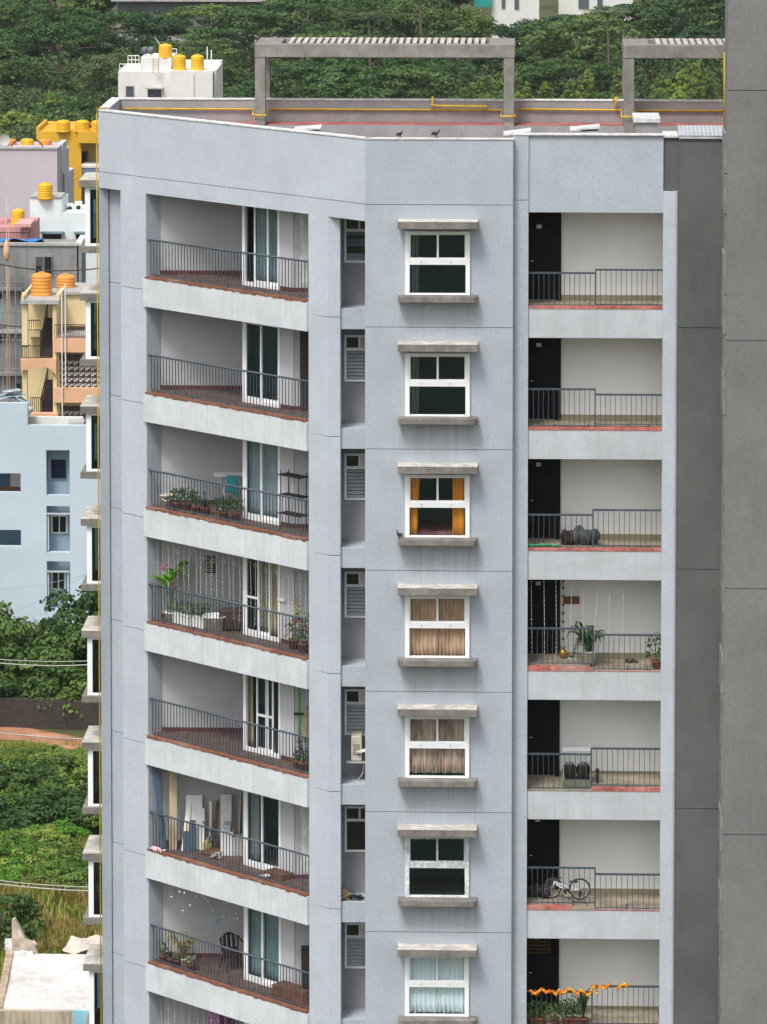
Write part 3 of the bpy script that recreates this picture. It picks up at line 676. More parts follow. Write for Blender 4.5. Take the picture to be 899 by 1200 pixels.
# corridor rails: (left top, left bottom, right top, right bottom, red strip left, right, split px)
CR = {1: (319,357,315,356,'b',697), 2: (455,498,461,496,'b',697), 3: (602,640,596,638,'b',695), 4: (735,776,742,784,'l',696),
      5: (882,922,875,918,'r',694), 6: (1015,1056,1022,1066,'l',699), 7: (1160,1200,1153,1197,'r',696), 8: (1300,1340,1307,1348,'l',696)}
for k, (lt, lb, rt, rb, red, sp) in CR.items():
    yy = YC+.09; F = FL(k)
    xs = X_(sp, yy)
    b = MB(); hr = MB()
    for (xa, xb, pt, pb) in ((x618, xs, lt, lb), (xs, x775, rt, rb)):
        z1 = Z_(pt, yy); z0 = max(Z_(pb, yy), F+.0); n = int(round((xb-xa)/.132)); st = (xb-xa)/n
        rg = random.Random(k)
        for i in range(1, n):
            x = xa+st*i; j = rg.uniform(-.012, .012)
            b.tube([(x, yy, z0-.02), (x+j, yy, (z0+z1)/2), (x, yy, z1)], .008, 5)
        b.box(xa, xb, yy-.012, yy+.012, z0+.0, z0+.025)
        hr.box(xa, xb, yy-.022, yy+.022, z1-.02, z1+.025)
    zlo = min(Z_(lb, yy), Z_(rb, yy)); b.box(xs-.018, xs+.018, yy-.018, yy+.018, F-.02, max(Z_(lt, yy), Z_(rt, yy))+.02)
    for q in (.2, .45, .75, .9): x = x618+(x775-x618)*q; b.box(x-.012, x+.012, yy-.012, yy+.012, F-.06, F+.12)
    o = b.build('corridor_railing', rail_mat, ROOT); hr.build('handrail', rail_mat, o)
    kb = MB(); z = F-.03
    if red in 'b': kb.box(x618, x775, YC-.012, YC+.14, z, z+.075); kb.m = 1; kb.box(x618, x775, YC+.14, YC+.2, z, z+.1)
    elif red == 'l':
        xk = X_(672 if k == 6 else 692, yy); kb.box(x618, xk, YC-.012, YC+.14, z, z+.12); kb.m = 1; kb.box(x618, xk, YC+.14, 107.7, z, z+.125); kb.box(xk, xs, YC-.012, YC+.14, z, z+.075)
        kb.m = 0; kb.box(xs, x775, YC-.008, YC+.05, z, z+.02)
    else:
        kb.box(xs, x775, YC-.012, YC+.14, z, z+.09); kb.m = 1; kb.box(xs, x775, YC+.14, 107.7, z, z+.095); kb.box(x618, xs, YC-.01, YC+.1, z, z+.03)
    kb.build('corridor_kerb', [red_kerb, corr_floor], ROOT)
# flat doors
for k in range(1, 9):
    F = FL(k); x0 = x600+.12; x1 = X_(656.8, 107.78); b = MB()
    y0 = 107.76
    b.box(x0, x1-.13, y0, 107.8, F, F+2.3); o = b.build('flat_door', door_mat, ROOT)
    b = MB(); b.box(x1-.13, x1, y0-.05, 107.8, F-.02, F+2.75); b.box(x0, x1-.13, y0-.05, 107.799, F+2.3, F+2.45); b.box(x0, x1-.13, y0-.02, 107.799, F+2.45, F+2.75); b.build('door_frame', door_mat, o)
    b = MB(); b.tube([(X_(621.5, y0), y0-.03, F+.98), (X_(624.5, y0), y0-.05, F+.98)], .014, 6); b.build('handle', galv, o)
    if k != 5:
        xp = X_(631, y0); zp = F+(1.86 if k == 1 else 1.9)
        b = MB(); b.box(xp-.06, xp+.06, y0-.014, y0-.001, zp-.045, zp+.045); b.m = 1
        for q in (-.03, .03): b.box(xp+q-.016, xp+q+.016, y0-.018, y0-.012, zp-.022, zp+.022); 
        b.m = 0
        for q in (-.03, .03): b.box(xp+q-.007, xp+q+.007, y0-.02, y0-.016, zp-.013, zp+.013)
        b.build('number_plate', [white_p, cur_dk], o)
    if k == 7:
        b = MB(); xa, xb = X_(619, y0), X_(646, y0); za, zb = F+1.5, F+2.2
        b.tube([(xa, y0-.03, za), (xb, y0-.03, za), (xb, y0-.03, zb), (xa, y0-.03, zb), (xa, y0-.03, za)], .012, 5)
        for i in range(1, 7): z = za+(zb-za)*i/7; b.tube([(xa, y0-.03, z), (xb, y0-.03, z)], .009, 4)
        for i in range(1, 9): x = xa+(xb-xa)*i/9; b.tube([(x, y0-.03, za), (x, y0-.03, zb)], .006, 4)
        b.build('brass_grille', mat('dull_brass', (.30,.19,.06), .5, .2, 3, metal=.5), o)
# unpainted patches at the right end of some balconies
for k in (1, 6):
    F = FL(k); b = MB(); xx0, xx1 = X_(352.5, YFW), Lc[0]+.02; rg = random.Random(k); pts = [(xx1, F+.12), (xx1, F+2.6)]
    for i in range(12): pts.append((xx0+rg.uniform(-.03,.04), F+2.6-2.4*i/11))
    n = len(pts); y = YFW+.008
    b.add([(p[0], y, p[1]) for p in pts]+[(p[0], y+.01, p[1]) for p in pts], [tuple(range(n))[::-1], tuple(range(n, 2*n))]+[(i, (i+1) % n, (i+1) % n+n, i+n) for i in range(n)])
    b.build('bare_plaster_patch', bare_patch, ROOT)
for k in (2, 8):
    F = FL(k); b = MB(); xx0 = X_(352, YFW-.1); b.box(xx0, Lc[0]-.01, YFW-.12, YFW-.09, F+.02, F+2.3); b.build('door_leaf', mat('dark_maroon_door', (.05,.03,.03), .5, .1, 2), ROOT)

# ------------------------------------------------------------------ dark tower on the right
tx = X_(849.5, 104.6)
T = empty('apartment_tower', (tx+5, 110, 0), 'dark grey rendered tower cutting off the right edge of the view', 'building', world_children=True)
mb = MB(); pl = [(tx, 104.6), (tx+.0, 106.1), (tx+2.2, 117), (tx+11, 117), (tx+11, 104.6)]
pj = [(tx+.03, 104.63), (tx+.03, 106.1), (tx+2.23, 116.9), (tx+10.9, 116.9), (tx+10.9, 104.63)]
cur = 0; js = [Z_(397, 104.6)+6.2*i for i in range(-6, 5)]
for z in [j for j in js if j > 0]+[None]:
    if z is None: mb.prism(pl, cur, 68); break
    mb.prism(pl, cur, z-.012); mb.prism(pj, z-.012, z+.012); cur = z+.012
mb.build('tower_wall', tower_wall, T)
mb = MB(); mb.prism([(tx-.15, 104.7), (tx+11.15, 104.5), (tx+11.15, 117.2), (tx-.15, 117.2)], 68, 68.9); mb.build('roof_slab', concrete, T)
mb = MB(); rg = random.Random(3); zs = 44.3
for i in range(34):      # ragged edge of render down the corner
    z0_ = 10+i*1.0; w = rg.uniform(.0, .02) if rg.random() < .8 else .04
    mb.box(tx-.02-w, tx-.002, 104.66, 105.9, z0_, z0_+.97)
mb.build('corner_render', mat('pale_edge_render', (.24,.24,.235), .9, .15, 3, stain=.4), T)
mb = MB(); px_, Yq = 849.5, 106.0
p0 = at(849, 152, Yq); p1 = at(849, 61, Yq); p2 = at(852.5, 61, Yq); p2 = (p2[0], Yq, p2[2])
mb.tube([p0, p1, (p1[0]+.22, Yq, p1[2])], .03, 8); mb.build('gas_pipe', yellow_pipe_m, T)

# ------------------------------------------------------------------ ground, lane, lawn
def sheet(mb, poly, z): mb.add([(x, y, z) for x, y in poly], [tuple(range(len(poly)))])
gm = mat('scrub_soil', (.085,.085,.03), .95, .35, .12, stain=.7, stain_col=(.05,.075,.02), fine=.4)
mb = MB(); n = 40
vs = []; fs = []
for j in range(n+1):
    for i in range(n+1):
        x = -1500+3000*i/n; y = -300+3300*j/n
        vs.append((x, y, 0 if y < 700 else (y-700)*.012))
for j in range(n):
    for i in range(n): fs.append((j*(n+1)+i, j*(n+1)+i+1, (j+1)*(n+1)+i+1, (j+1)*(n+1)+i))
mb.add(vs, fs); tag(mb.build('ground', gm), kind='structure')
mb = MB(); g0 = hit(-60, 876, 0); g1 = hit(175, 905, 0); g2 = hit(175, 868, 0); g3 = hit(60, 856, 0); g4 = hit(-60, 852, 0)
a = [hit(-80, 866, 0), hit(30, 868, 0), hit(75, 884, 0), hit(140, 905, 0)]; b2 = [hit(-80, 851, 0), hit(30, 853, 0), hit(80, 862, 0), hit(140, 874, 0)]
sheet(mb, [(p[0], p[1]) for p in a]+[(p[0], p[1]) for p in b2[::-1]], .02)
tag(mb.build('path', mat('orange_soil', (.42,.20,.11), .95, .3, .6, stain=.6, stain_col=(.50,.38,.27), fine=.3)), kind='structure')
mb = MB(); sheet(mb, [(-8, 60), (12, 60), (12, 140), (-8, 140)], .01); tag(mb.build('forecourt', asph), kind='structure')

# grass: dry and fresh tufts in the field
def grass(name, region, n, size, m, seed, dens=None):
    rg = random.Random(seed); mb = MB(); c = 0
    while c < n:
        x = rg.uniform(*region[0]); y = rg.uniform(*region[1])
        v = math.sin(x*.9+seed)*math.cos(y*.5+seed*2)+.6*math.sin(x*2.1+y*1.3)
        if dens and v*dens < rg.uniform(-1, 1): continue
        c += 1; h = size*rg.uniform(.5, 1.3); w = size*.1
        for q in range(3):
            a = rg.uniform(0, 6.28); dx, dy = math.cos(a), math.sin(a); le = rg.uniform(.2, .7)*h
            ox, oy = x+rg.uniform(-.15,.15), y+rg.uniform(-.15,.15)
            mb.add([(ox-dy*w, oy+dx*w, 0), (ox+dy*w, oy-dx*w, 0), (ox+dx*le, oy+dy*le, h)], [(0,1,2)])
    return tag(mb.build(name, m), kind='stuff')
gx = (hit(-70, 1100, 0)[0], hit(150, 1100, 0)[0])
gya, gyb = hit(0, 1130, 0)[1], hit(0, 1025, 0)[1]
grass('grass', (gx, (gya-16, gya+2.6)), 9000, .42, L_grass, 1)
grass('grass', (gx, (gya+1, gyb+3)), 7000, .6, L_dry, 2, 1.6)
grass('grass', (gx, (gya+1, gyb+12)), 5000, .5, L_grass, 5, -1.2)
grass('grass', ((gx[0]-3, gx[1]+2), (hit(0, 850, 0)[1], hit(0, 838, 0)[1])), 1500, .3, L_grass, 3)
grass('grass', ((gx[0]-3, gx[1]+2), (hit(0, 900, 0)[1], hit(0, 872, 0)[1])), 3000, .3, L_grass, 4, 1.0)

# ------------------------------------------------------------------ foliage prototypes
def blob_crown(rg, clumps, leaves, size, asp=.6, up=0):
    mb = MB()
    for (c, rx, ry, rz) in clumps:
        for _ in range(leaves):
            d = Vector((rg.gauss(0,1), rg.gauss(0,1), rg.gauss(0,1))).normalized(); q = rg.uniform(.62, 1.05)
            if d.z < -.35 and rg.random() < .6: d.z = -d.z
            mb.leaf((c[0]+d.x*rx*q, c[1]+d.y*ry*q, c[2]+d.z*rz*q), size*rg.uniform(.6, 1.3), rg, up, asp, Vector((d.x, d.y, d.z*1.2+.25)))
    return mb
PROTO = {}
def tree_proto(key, seed, H, Rr, kind, lm, leaf=.5, leaves=70, trunk_m=bark, nc=34, tw=.22):
    rg = random.Random(seed); cl = []; limbs = MB()
    if kind == 'umbrella':
        z0 = H*.50
        for i in range(nc):
            a = rg.uniform(0, 6.28); r = Rr*math.sqrt(rg.random()); z = H*(1-.30*(r/Rr)**2)-rg.choice((0, 0, H*.16, H*.3))*rg.uniform(.6,1)
            s = Rr*rg.uniform(.16, .30); cl.append(((r*math.cos(a), r*math.sin(a), z-s*.3), s, s, s*.36))
    elif kind == 'round':
        z0 = H*.32
        for i in range(nc):
            d = Vector((rg.gauss(0,1), rg.gauss(0,1), rg.gauss(0,.8))).normalized(); q = rg.uniform(.35, .95)
            s = Rr*rg.uniform(.2, .36); cl.append(((d.x*Rr*q, d.y*Rr*q, H*.62+d.z*H*.34*q), s, s, s*.7))
    elif kind == 'cone':
        z0 = H*.15
        for i in range(nc):
            t = rg.random(); r = Rr*(1-t)**.7*rg.uniform(.2, .95); a = rg.uniform(0, 6.28); s = Rr*rg.uniform(.14, .3)*(1.1-.5*t)
            cl.append(((r*math.cos(a), r*math.sin(a), H*(.12+.86*t)), s, s, s*1.1))
    else:  # bush
        z0 = 0
        for i in range(nc):
            a = rg.uniform(0, 6.28); r = Rr*math.sqrt(rg.random()); z = H*(1-.55*(r/Rr)**2)*rg.uniform(.35, .95)
            s = Rr*rg.uniform(.16, .34); cl.append(((r*math.cos(a), r*math.sin(a), z*.85), s, s, s*.65))
    crown = blob_crown(rg, cl, leaves, leaf)
    hh = z0 if kind != 'bush' else H*.3
    limbs.tube([(0,0,-.3), (rg.uniform(-.2,.2), rg.uniform(-.2,.2), hh*.5), (rg.uniform(-.3,.3), 0, max(hh, .5))], tw*1.3, 7, tw*.8)
    for c, rx, ry, rz in rg.sample(cl, min(12, len(cl))):
        m_ = (c[0]*.45+rg.uniform(-.3,.3), c[1]*.45, hh+(c[2]-hh)*.55)
        limbs.tube([(0,0,hh*.85), m_, c], tw*.5, 5, tw*.12)
    PROTO[key] = (crown, limbs, lm, trunk_m, H)
tree_proto('umb1', 1, 10.5, 7.0, 'umbrella', L_dark, .55, 95, nc=60)
tree_proto('umb2', 2, 9.5, 6.2, 'umbrella', L_dark, .5, 95, nc=52)
tree_proto('umb3', 12, 10, 6.5, 'umbrella', L_mid, .5, 95, bark_far, nc=52)
tree_proto('rnd1', 3, 10.5, 4.8, 'round', L_dark, .45, 95, nc=52)
tree_proto('rnd2', 4, 9.5, 4.2, 'round', L_mid, .45, 95, nc=48)
tree_proto('feather', 5, 13.5, 3.9, 'round', L_grey, .35, 130, nc=60)
tree_proto('cone1', 6, 7.2, 2.1, 'cone', L_yel, .3, 70, nc=46)
tree_proto('cone2', 7, 5.8, 2.3, 'cone', L_lite, .3, 70, nc=44)
tree_proto('bush1', 8, 3.6, 3.4, 'bush', L_mid, .36, 70, nc=34)
tree_proto('bush2', 9, 3.2, 3.6, 'bush', L_grey, .36, 70, nc=34)
tree_proto('bush3', 10, 3.0, 2.8, 'bush', L_lite, .34, 70, nc=30)
tree_proto('near1', 21, 4.2, 2.3, 'bush', L_mid, .24, 120, nc=44)
tree_proto('near2', 22, 2.4, 1.9, 'bush', L_mid, .22, 110, nc=34)
tree_proto('near3', 23, 1.9, 1.7, 'bush', L_lite, .22, 110, nc=30)
tree_proto('near4', 24, 2.2, 1.7, 'bush', L_bright, .17, 120, nc=26)
CAST = {}
def plant_tree(key, name, x, y, sc, rz, label, cat, group, zs=1.0, z=0):
    crown, limbs, lm, tm, H = PROTO[key]
    root = empty(name, (x, y, z), label, cat, group, rz)
    root.scale = (sc, sc, sc*zs)
    if key not in CAST:
        c = crown.build('crown', lm, root, (0,0,0)); t = limbs.build('trunk', tm, root, (0,0,0)); CAST[key] = (c, t)
    else:
        for src in CAST[key]:
            c = src.copy(); scn.collection.objects.link(c); c.parent = root
    return root
def region_of(px):
    if px < 60: return 'at the far left'
    if px < 140: return 'left of the white tank building'
    if px < 260: return 'above the white tank building'
    if px < 310: return 'just left of the long pergola'
    if px < 450: return 'behind the long pergola, left half'
    if px < 605: return 'behind the long pergola, right half'
    if px < 730: return 'in the gap between the two pergolas'
    if px < 856: return 'behind the right pergola'
    return 'hidden by the dark tower'
CLEAR = ((120, 345), (548, 752))
def wood_row(py_base_Y, px0, px1, step, keys, rowname, cat='tree', name='forest_tree', sc=(.85, 1.15), zs=(.85, 1.1), seed=0, hz=None):
    rg = random.Random(seed); px = px0
    while px < px1:
        Y = py_base_Y+rg.uniform(-9, 9); k = rg.choice(keys); x = X_(px, Y, 100)
        desc = {'umb1': 'dark spreading tree', 'umb2': 'dark flat-topped tree', 'umb3': 'mid green spreading tree', 'rnd1': 'dark rounded tree', 'rnd2': 'mid green rounded tree', 'cone1': 'yellow green pointed tree', 'cone2': 'light green small tree', 'bush1': 'mid green bush', 'bush2': 'grey green bush', 'bush3': 'light green bush'}[k]
        if px < 846 and not (py_base_Y > 640 and any(a < px < b for a, b in CLEAR)):
            lab = '%s, %s, %s' % (desc, rowname, region_of(px))
            plant_tree(k, name, x, Y, rg.uniform(*sc), rg.uniform(0, 6.28), lab, cat, lab+' group', rg.uniform(*zs) if hz is None else hz(px, rg))
        px += step*rg.uniform(.75, 1.25)
def hz_back(px, rg):
    if 130 < px < 330: return rg.uniform(.62, .78)
    if 555 < px < 745: return rg.uniform(.62, .80)
    return rg.uniform(.95, 1.15)
wood_row(690, -40, 900, 44, ['umb1', 'rnd1', 'umb2', 'rnd2', 'umb3'], 'back row', seed=1, hz=hz_back)
wood_row(655, -30, 890, 50, ['umb1', 'rnd1', 'umb2', 'umb3', 'rnd1'], 'third row', seed=2, sc=(.8, 1.3), hz=hz_back)
wood_row(620, -30, 890, 55, ['umb1', 'umb2', 'rnd1', 'umb3', 'rnd2'], 'second row', seed=3, sc=(.8, 1.25), hz=lambda px, rg: rg.uniform(.72, 1.02)*(.86 if 548 < px < 752 or 120 < px < 345 else 1))
wood_row(585, -30, 890, 56, ['umb1', 'umb3', 'rnd1', 'umb2', 'rnd2'], 'front row', seed=4, sc=(.8, 1.15), hz=lambda px, rg: rg.uniform(.66, .92))
wood_row(566, -30, 890, 44, ['umb2', 'rnd2', 'umb3', 'bush1', 'cone2'], 'wood edge', seed=24, sc=(.6, .95), hz=lambda px, rg: rg.uniform(.5, .8))
wood_row(542, 500, 890, 19, ['cone1', 'cone2', 'cone2', 'bush3', 'bush1'], 'before the wood', 'tree', 'young_tree', seed=5, hz=lambda px, rg: rg.uniform(.6, 1.15))
wood_row(525, 590, 890, 24, ['bush1', 'bush2', 'bush1'], 'in the thicket', 'bush', 'bush', seed=6)
wood_row(552, 130, 300, 24, ['bush1', 'bush3', 'cone2'], 'before the wood', 'tree', 'young_tree', seed=15)
wood_row(532, 300, 600, 36, ['bush1', 'bush3', 'bush2'], 'in the thicket', 'bush', 'bush', seed=16)
for i, (px, Y, s) in enumerate(((352, 515, .95), (415, 508, 1.0), (480, 512, .95))):
    plant_tree('umb1', 'spreading_tree', X_(px, Y, 100), Y, s, i*1.7, 'broad dark layered tree crown low behind the long pergola, %s' % ('near its left leg', 'under its middle', 'right of its middle')[i], 'tree', 'broad dark trees behind the long pergola', .93)
# bush slope at far left
for Y, sd_ in ((545, 7), (525, 8), (505, 9), (485, 10), (465, 11), (447, 12)):
    wood_row(Y, -40, 150, 22, ['bush2', 'bush1', 'bush2', 'bush3'], 'slope above the yellow building', 'bush', 'bush', sc=(.8, 1.2), seed=sd_)
Y = 505; plant_tree('feather', 'feathery_tree', X_(128, Y, 80), Y, 1.0, .4, 'tall pale feathery tree rising left of the white tank building', 'tree', None)
Y = 440; plant_tree('rnd2', 'round_tree', X_(82, Y, 130), Y, .62, 1.4, 'low yellow green tree right above the yellow building', 'tree', None)

# undergrowth filling the wood floor, its dark leaf colour painting shade between trees
rg_u = random.Random(99); mb = MB()
for i in range(2300):
    y = rg_u.uniform(515, 715); pq = rg_u.uniform(-260, 1000); x = X_(pq, y, 100)
    if y > 636 and any(a-15 < pq < b+15 for a, b in CLEAR): continue
    h_ = 0; h = rg_u.uniform(1.2, 4.2)*(1 if y > 555 else .75); r = rg_u.uniform(1.4, 3.0)
    for _ in range(30):
        d = Vector((rg_u.gauss(0,1), rg_u.gauss(0,1), abs(rg_u.gauss(0,1)))).normalized()
        mb.leaf((x+d.x*r, y+d.y*r, d.z*h), rg_u.uniform(.45, 1.0), rg_u, 0, .6, Vector((d.x, d.y, d.z+.4)))
tag(mb.build('undergrowth', L_dark, None), kind='stuff')
# palms
def palm(px, Y, ztop, label, m=L_grey, L=4.2, seed=1):
    rg = random.Random(seed); x = X_(px, Y, 20); root = empty('palm_tree', (x, Y, 0), label, 'palm tree', 'palms in the wood')
    mb = MB(); mb.tube([(0,0,-.2), (.2,0,ztop*.5), (0,0,ztop)], .22, 8, .16); mb.build('trunk', bark, root, (0,0,0))
    mb = MB()
    for i in range(15): mb.frond((0,0,ztop), i*2.4+rg.uniform(-.2,.2), L*rg.uniform(.85,1.1), rg.uniform(.2, 1.9), .75, 7, rg.uniform(.6,1.6), rg=rg)
    mb.build('crown', m, root, (0,0,0))
palm(432, 545, 12.2, 'coconut palm with long arching fronds behind the long pergola top', L=5.2)
palm(712, 560, 11.6, 'palm with feathery fronds in the wood right of the far white houses', seed=4, L=4.2)
palm(492, 590, 11.2, 'smaller palm among trees above the right half of the long pergola', seed=6, L=3.8)

# ------------------------------------------------------------------ near shrubs on the left, by the lane
def near(px, py, key, sc, label, group, rz, zs=1.0, cat='bush', name='shrub'):
    p = hit(px, py, 0); return plant_tree(key, name, p[0], p[1], sc, rz, label, cat, group, zs)
rg = random.Random(5)
for i, (px, py, sc, zs) in enumerate(((-18,838,1.3,.95),(18,834,1.25,.92),(50,836,1.15,.88),(84,838,1.3,.98),(112,834,1.25,1.18),(-2,828,1.35,1.12),(36,826,1.2,.95),(70,826,1.2,1.0),(98,824,1.4,1.28))):
    near(px, py, 'near1', sc, 'tall leafy shrub before the pale blue building, %s row, %s' % (('front', 'back')[i > 4], ('left end', 'left of centre', 'right of centre', 'right end')[min(3, max(0, int((px+18)/34)))]), 'tall shrubs against the pale blue building', i*1.3, zs, 'shrub')
near(97, 842, 'near3', 1.3, 'bright green shrub at the right end of the brick wall', None, 2, 1.35, 'shrub')
for i in range(20):
    px = rg.uniform(-20, 122); py = 922+rg.uniform(0, 1)*62
    near(px, py, rg.choice(('near2', 'near2', 'near3', 'near4')), rg.uniform(.6, 1.25), ('dark green shrub', 'tall dark bush', 'low dense shrub')[i % 3]+' below the orange lane, '+('far left', 'left side', 'middle', 'right side', 'against the grey block')[min(4, int((px+20)/29))], 'dark shrubs below the orange lane', rg.uniform(0, 6), rg.uniform(.7, 1.0), 'shrub')
for i in range(22):
    px = rg.uniform(-20, 122); py = 988+rg.uniform(0, 1)*55
    near(px, py, rg.choice(('near3', 'near3', 'near4')), rg.uniform(.6, 1.0), ('light green viny shrub', 'low pale creeper mound', 'ragged green vine clump')[i % 3]+' above the dry grass, '+('far left', 'left side', 'middle', 'right side', 'against the grey block')[min(4, int((px+20)/29))], 'vine shrubs above the dry grass', rg.uniform(0, 6), rg.uniform(.6, .95), 'shrub')
near(6, 1108, 'near2', .9, 'dark shrub beside the broken wall of the ruined white roof', None, 1, 1.3, 'shrub')
for i in range(10):
    px = -10+i*14; near(px+30, 884+(i % 3)*4, 'near3', .45, 'low creeper patch along the orange lane', 'creepers by the orange lane', i, .6, 'plant', 'creeper')

# brick boundary wall
p0, p1 = hit(-60, 850, 0), hit(150, 858, 0)
mb = MB(); dx, dy = p1[0]-p0[0], p1[1]-p0[1]; Lw = math.hypot(dx, dy)
mb.box(0, Lw, 0, .25, 0, 1.55); o = one(mb, 'boundary_wall', patternmat('old_block_wall', 'brick', (.055,.043,.036), (.035,.03,.026), 1.6, .9, .02), (p0[0], p0[1]-.0, 0), 'dark weathered block wall behind the orange lane', 'wall', rz=math.atan2(dy, dx))

# ------------------------------------------------------------------ buildings on the left
def bbox(mb, px0, px1, py0, py1, Y0, Y1, zb=None, xoff=0):
    x0, x1 = X_(px0, Y0, (py0+(py1 or py0))/2), X_(px1, Y0, (py0+(py1 or py0))/2)
    z1 = Z_(py0, Y0); z0 = zb if zb is not None else Z_(py1, Y0)
    mb.box(x0, x1, Y0, Y1, z0, z1); return x0, x1, z0, z1
def bldg(name, px, Y, label, cat='building', group=None):
    return empty(name, (X_(px, Y), Y, 0), label, cat, group, world_children=True)
def part(B, name, m, *boxes, bevel=0, lab=None):
    mb = MB()
    for b in boxes: bbox(mb, *b)
    o = mb.build(name, m, B, bevel=bevel)
    if lab: o['label'] = lab
    return o
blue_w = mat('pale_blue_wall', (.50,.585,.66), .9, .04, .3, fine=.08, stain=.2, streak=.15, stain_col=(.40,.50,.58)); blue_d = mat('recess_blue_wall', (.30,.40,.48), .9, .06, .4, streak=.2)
peach = mat('peach_render', (.72,.42,.26), .9, .06, .6, stain=.3, streak=.4, stain_col=(.45,.28,.2)); cream_w = mat('cream_render', (.72,.58,.33), .9, .06, .6, stain=.2, streak=.3, stain_col=(.45,.38,.25))
raw_g = mat('raw_cement', (.27,.275,.275), .95, .15, .5, fine=.25, stain=.4, streak=.4, stain_col=(.12,.12,.115)); white_w = mat('white_lime_wall', (.70,.70,.67), .9, .04, .5, stain=.4, streak=.4, stain_col=(.45,.44,.40))
aqua_w = mat('aqua_white_wall', (.70,.77,.77), .9, .04, .5, stain=.3, streak=.3, stain_col=(.50,.58,.58)); lav_w = mat('lavender_wall', (.50,.45,.50), .9, .04, .3, stain=.3, streak=.3, stain_col=(.42,.36,.40))
yel_w = mat('mustard_wall', (.66,.38,.035), .9, .05, .5, stain=.2, streak=.2, stain_col=(.45,.27,.04)); pink_w = mat('pink_wall', (.55,.28,.28), .9, .1, .5, stain=.3)
tank_y = mat('yellow_tank_plastic', (.78,.44,.015), .45, .06, 2, stain=.25, stain_col=(.55,.33,.05), spec=.4); tank_o = mat('orange_tank_plastic', (.75,.30,.05), .5, .08, 2, stain=.3, stain_col=(.5,.27,.12), spec=.4)
con_lt = mat('pale_concrete', (.42,.41,.39), .9, .12, 1, streak=.4, stain=.3)

# pale blue building
B = bldg('pale_blue_building', 55, 245, 'pale blue rendered building with three stacked window recesses above the shrubs'); Yb = 245
xs = [X_(p, Yb) for p in (-60, 0, 25, 54, 82, 120)]
mb = MB()
zr0, zr1 = Z_(475, Yb), Z_(501, Yb)
def wpan(px0, px1, za, zb_): mb.box(X_(px0, Yb), X_(px1, Yb), Yb, Yb+.4, za, zb_)
rows = [(530, 583), (595.5, 650), (660.5, 716)]; lrows = [(557.5, 580), (624, 643.5)]
wpan(-60, -40, 0, zr0); 
cur = zr0
for a_, b_ in lrows: wpan(-40, 24.5, Z_(a_, Yb), cur); cur = Z_(b_, Yb)
wpan(-40, 24.5, 0, cur)
mb.box(X_(24.5, Yb), X_(33, Yb), Yb, Yb+.4, 0, zr0); wpan(33, 54.5, 0, zr1); wpan(82, 125, 0, zr1)
cur = zr1
for a_, b_ in rows: wpan(54.5, 82, Z_(a_, Yb), cur); cur = Z_(b_, Yb)
wpan(54.5, 82, 0, cur)
mb.build('wall', blue_w, B)
mb = MB(); mb.box(xs[0], X_(33, Yb), Yb+.4, Yb+3, zr0-.9, zr0-.7); mb.box(X_(33, Yb), X_(125, Yb), Yb+.4, Yb+3, zr1-.9, zr1-.7); mb.build('roof', con_lt, B)
part(B, 'parapet', white_w, (32, 97, 491, 520, Yb+3, Yb+3.3)); 
part(B, 'sloping_sheet', galv, (80, 98, 497, 500.5, Yb+1.5, Yb+2.5))
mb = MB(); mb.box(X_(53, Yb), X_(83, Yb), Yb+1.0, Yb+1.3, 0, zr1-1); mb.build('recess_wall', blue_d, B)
mb = MB(); mb.box(X_(-45, Yb), X_(25.5, Yb), Yb+2.5, Yb+2.6, 0, zr0-1); mb.build('inner_wall', room_m, B)
o = part(B, 'lit_opening', white_w, (12, 24.5, 556, 574, Yb+2.3, Yb+2.4)); part(B, 'inner_beam', wood_b, (-10, 24.5, 574, 580, Yb+1.5, Yb+1.7))
for i, (x0p, x1p, y0p, y1p) in enumerate(((56, 77, 540, 564), (60, 79, 606, 628), (60, 77, 672, 694))):
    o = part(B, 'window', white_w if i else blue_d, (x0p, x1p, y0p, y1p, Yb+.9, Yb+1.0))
    if i == 0: part_o = [(60, 77, 541, 563)]
    else: part_o = [(x0p+2, (x0p+x1p)/2-.7, y0p+2, y1p-2), ((x0p+x1p)/2+.7, x1p-2, y0p+2, y1p-2)]
    for q in part_o:
        mb = MB(); bbox(mb, *q, Yb+.86, Yb+.9); w_ = mb.build('pane', dark_pane if i else mat('dark_blue_pane', (.008,.01,.04), .3, .1, 3), o)
for (x0p, x1p, yy_) in ((54.5, 82, 604), (54.5, 82, 672), (54.5, 82, 708)): 
    part(B, 'pipe', mat('pale_pipe', (.45,.52,.58), .6, .05, 2), (x0p, x1p, yy_, yy_+1.6, Yb-.0, Yb+.12))
part(B, 'downpipe', blue_w, (56, 57.4, 604, 648, Yb+.1, Yb+.2), (56, 57.4, 672, 712, Yb+.1, Yb+.2), (79, 80.4, 672, 712, Yb+.1, Yb+.2))
# junk on the blue roof
mb = MB(); p = at(20, 472, Yb+1); rg = random.Random(8)
for i in range(7):
    mb.M = Matrix.Rotation(rg.uniform(-.5,.5), 4, 'Y') @ Matrix.Rotation(rg.uniform(-.5,.5), 4, 'Z'); q = rg.uniform(-1, 1)
    mb.box(q-.5, q+.5, -.4, .4, .1*i, .1*i+.04)
one(mb, 'scrap_pile', mat('pale_blue_scrap', (.42,.50,.56), .7, .3, 4), (p[0], p[1], zr0-.02), 'pale blue crumpled sheets lying on the edge of the pale blue roof', 'scrap')

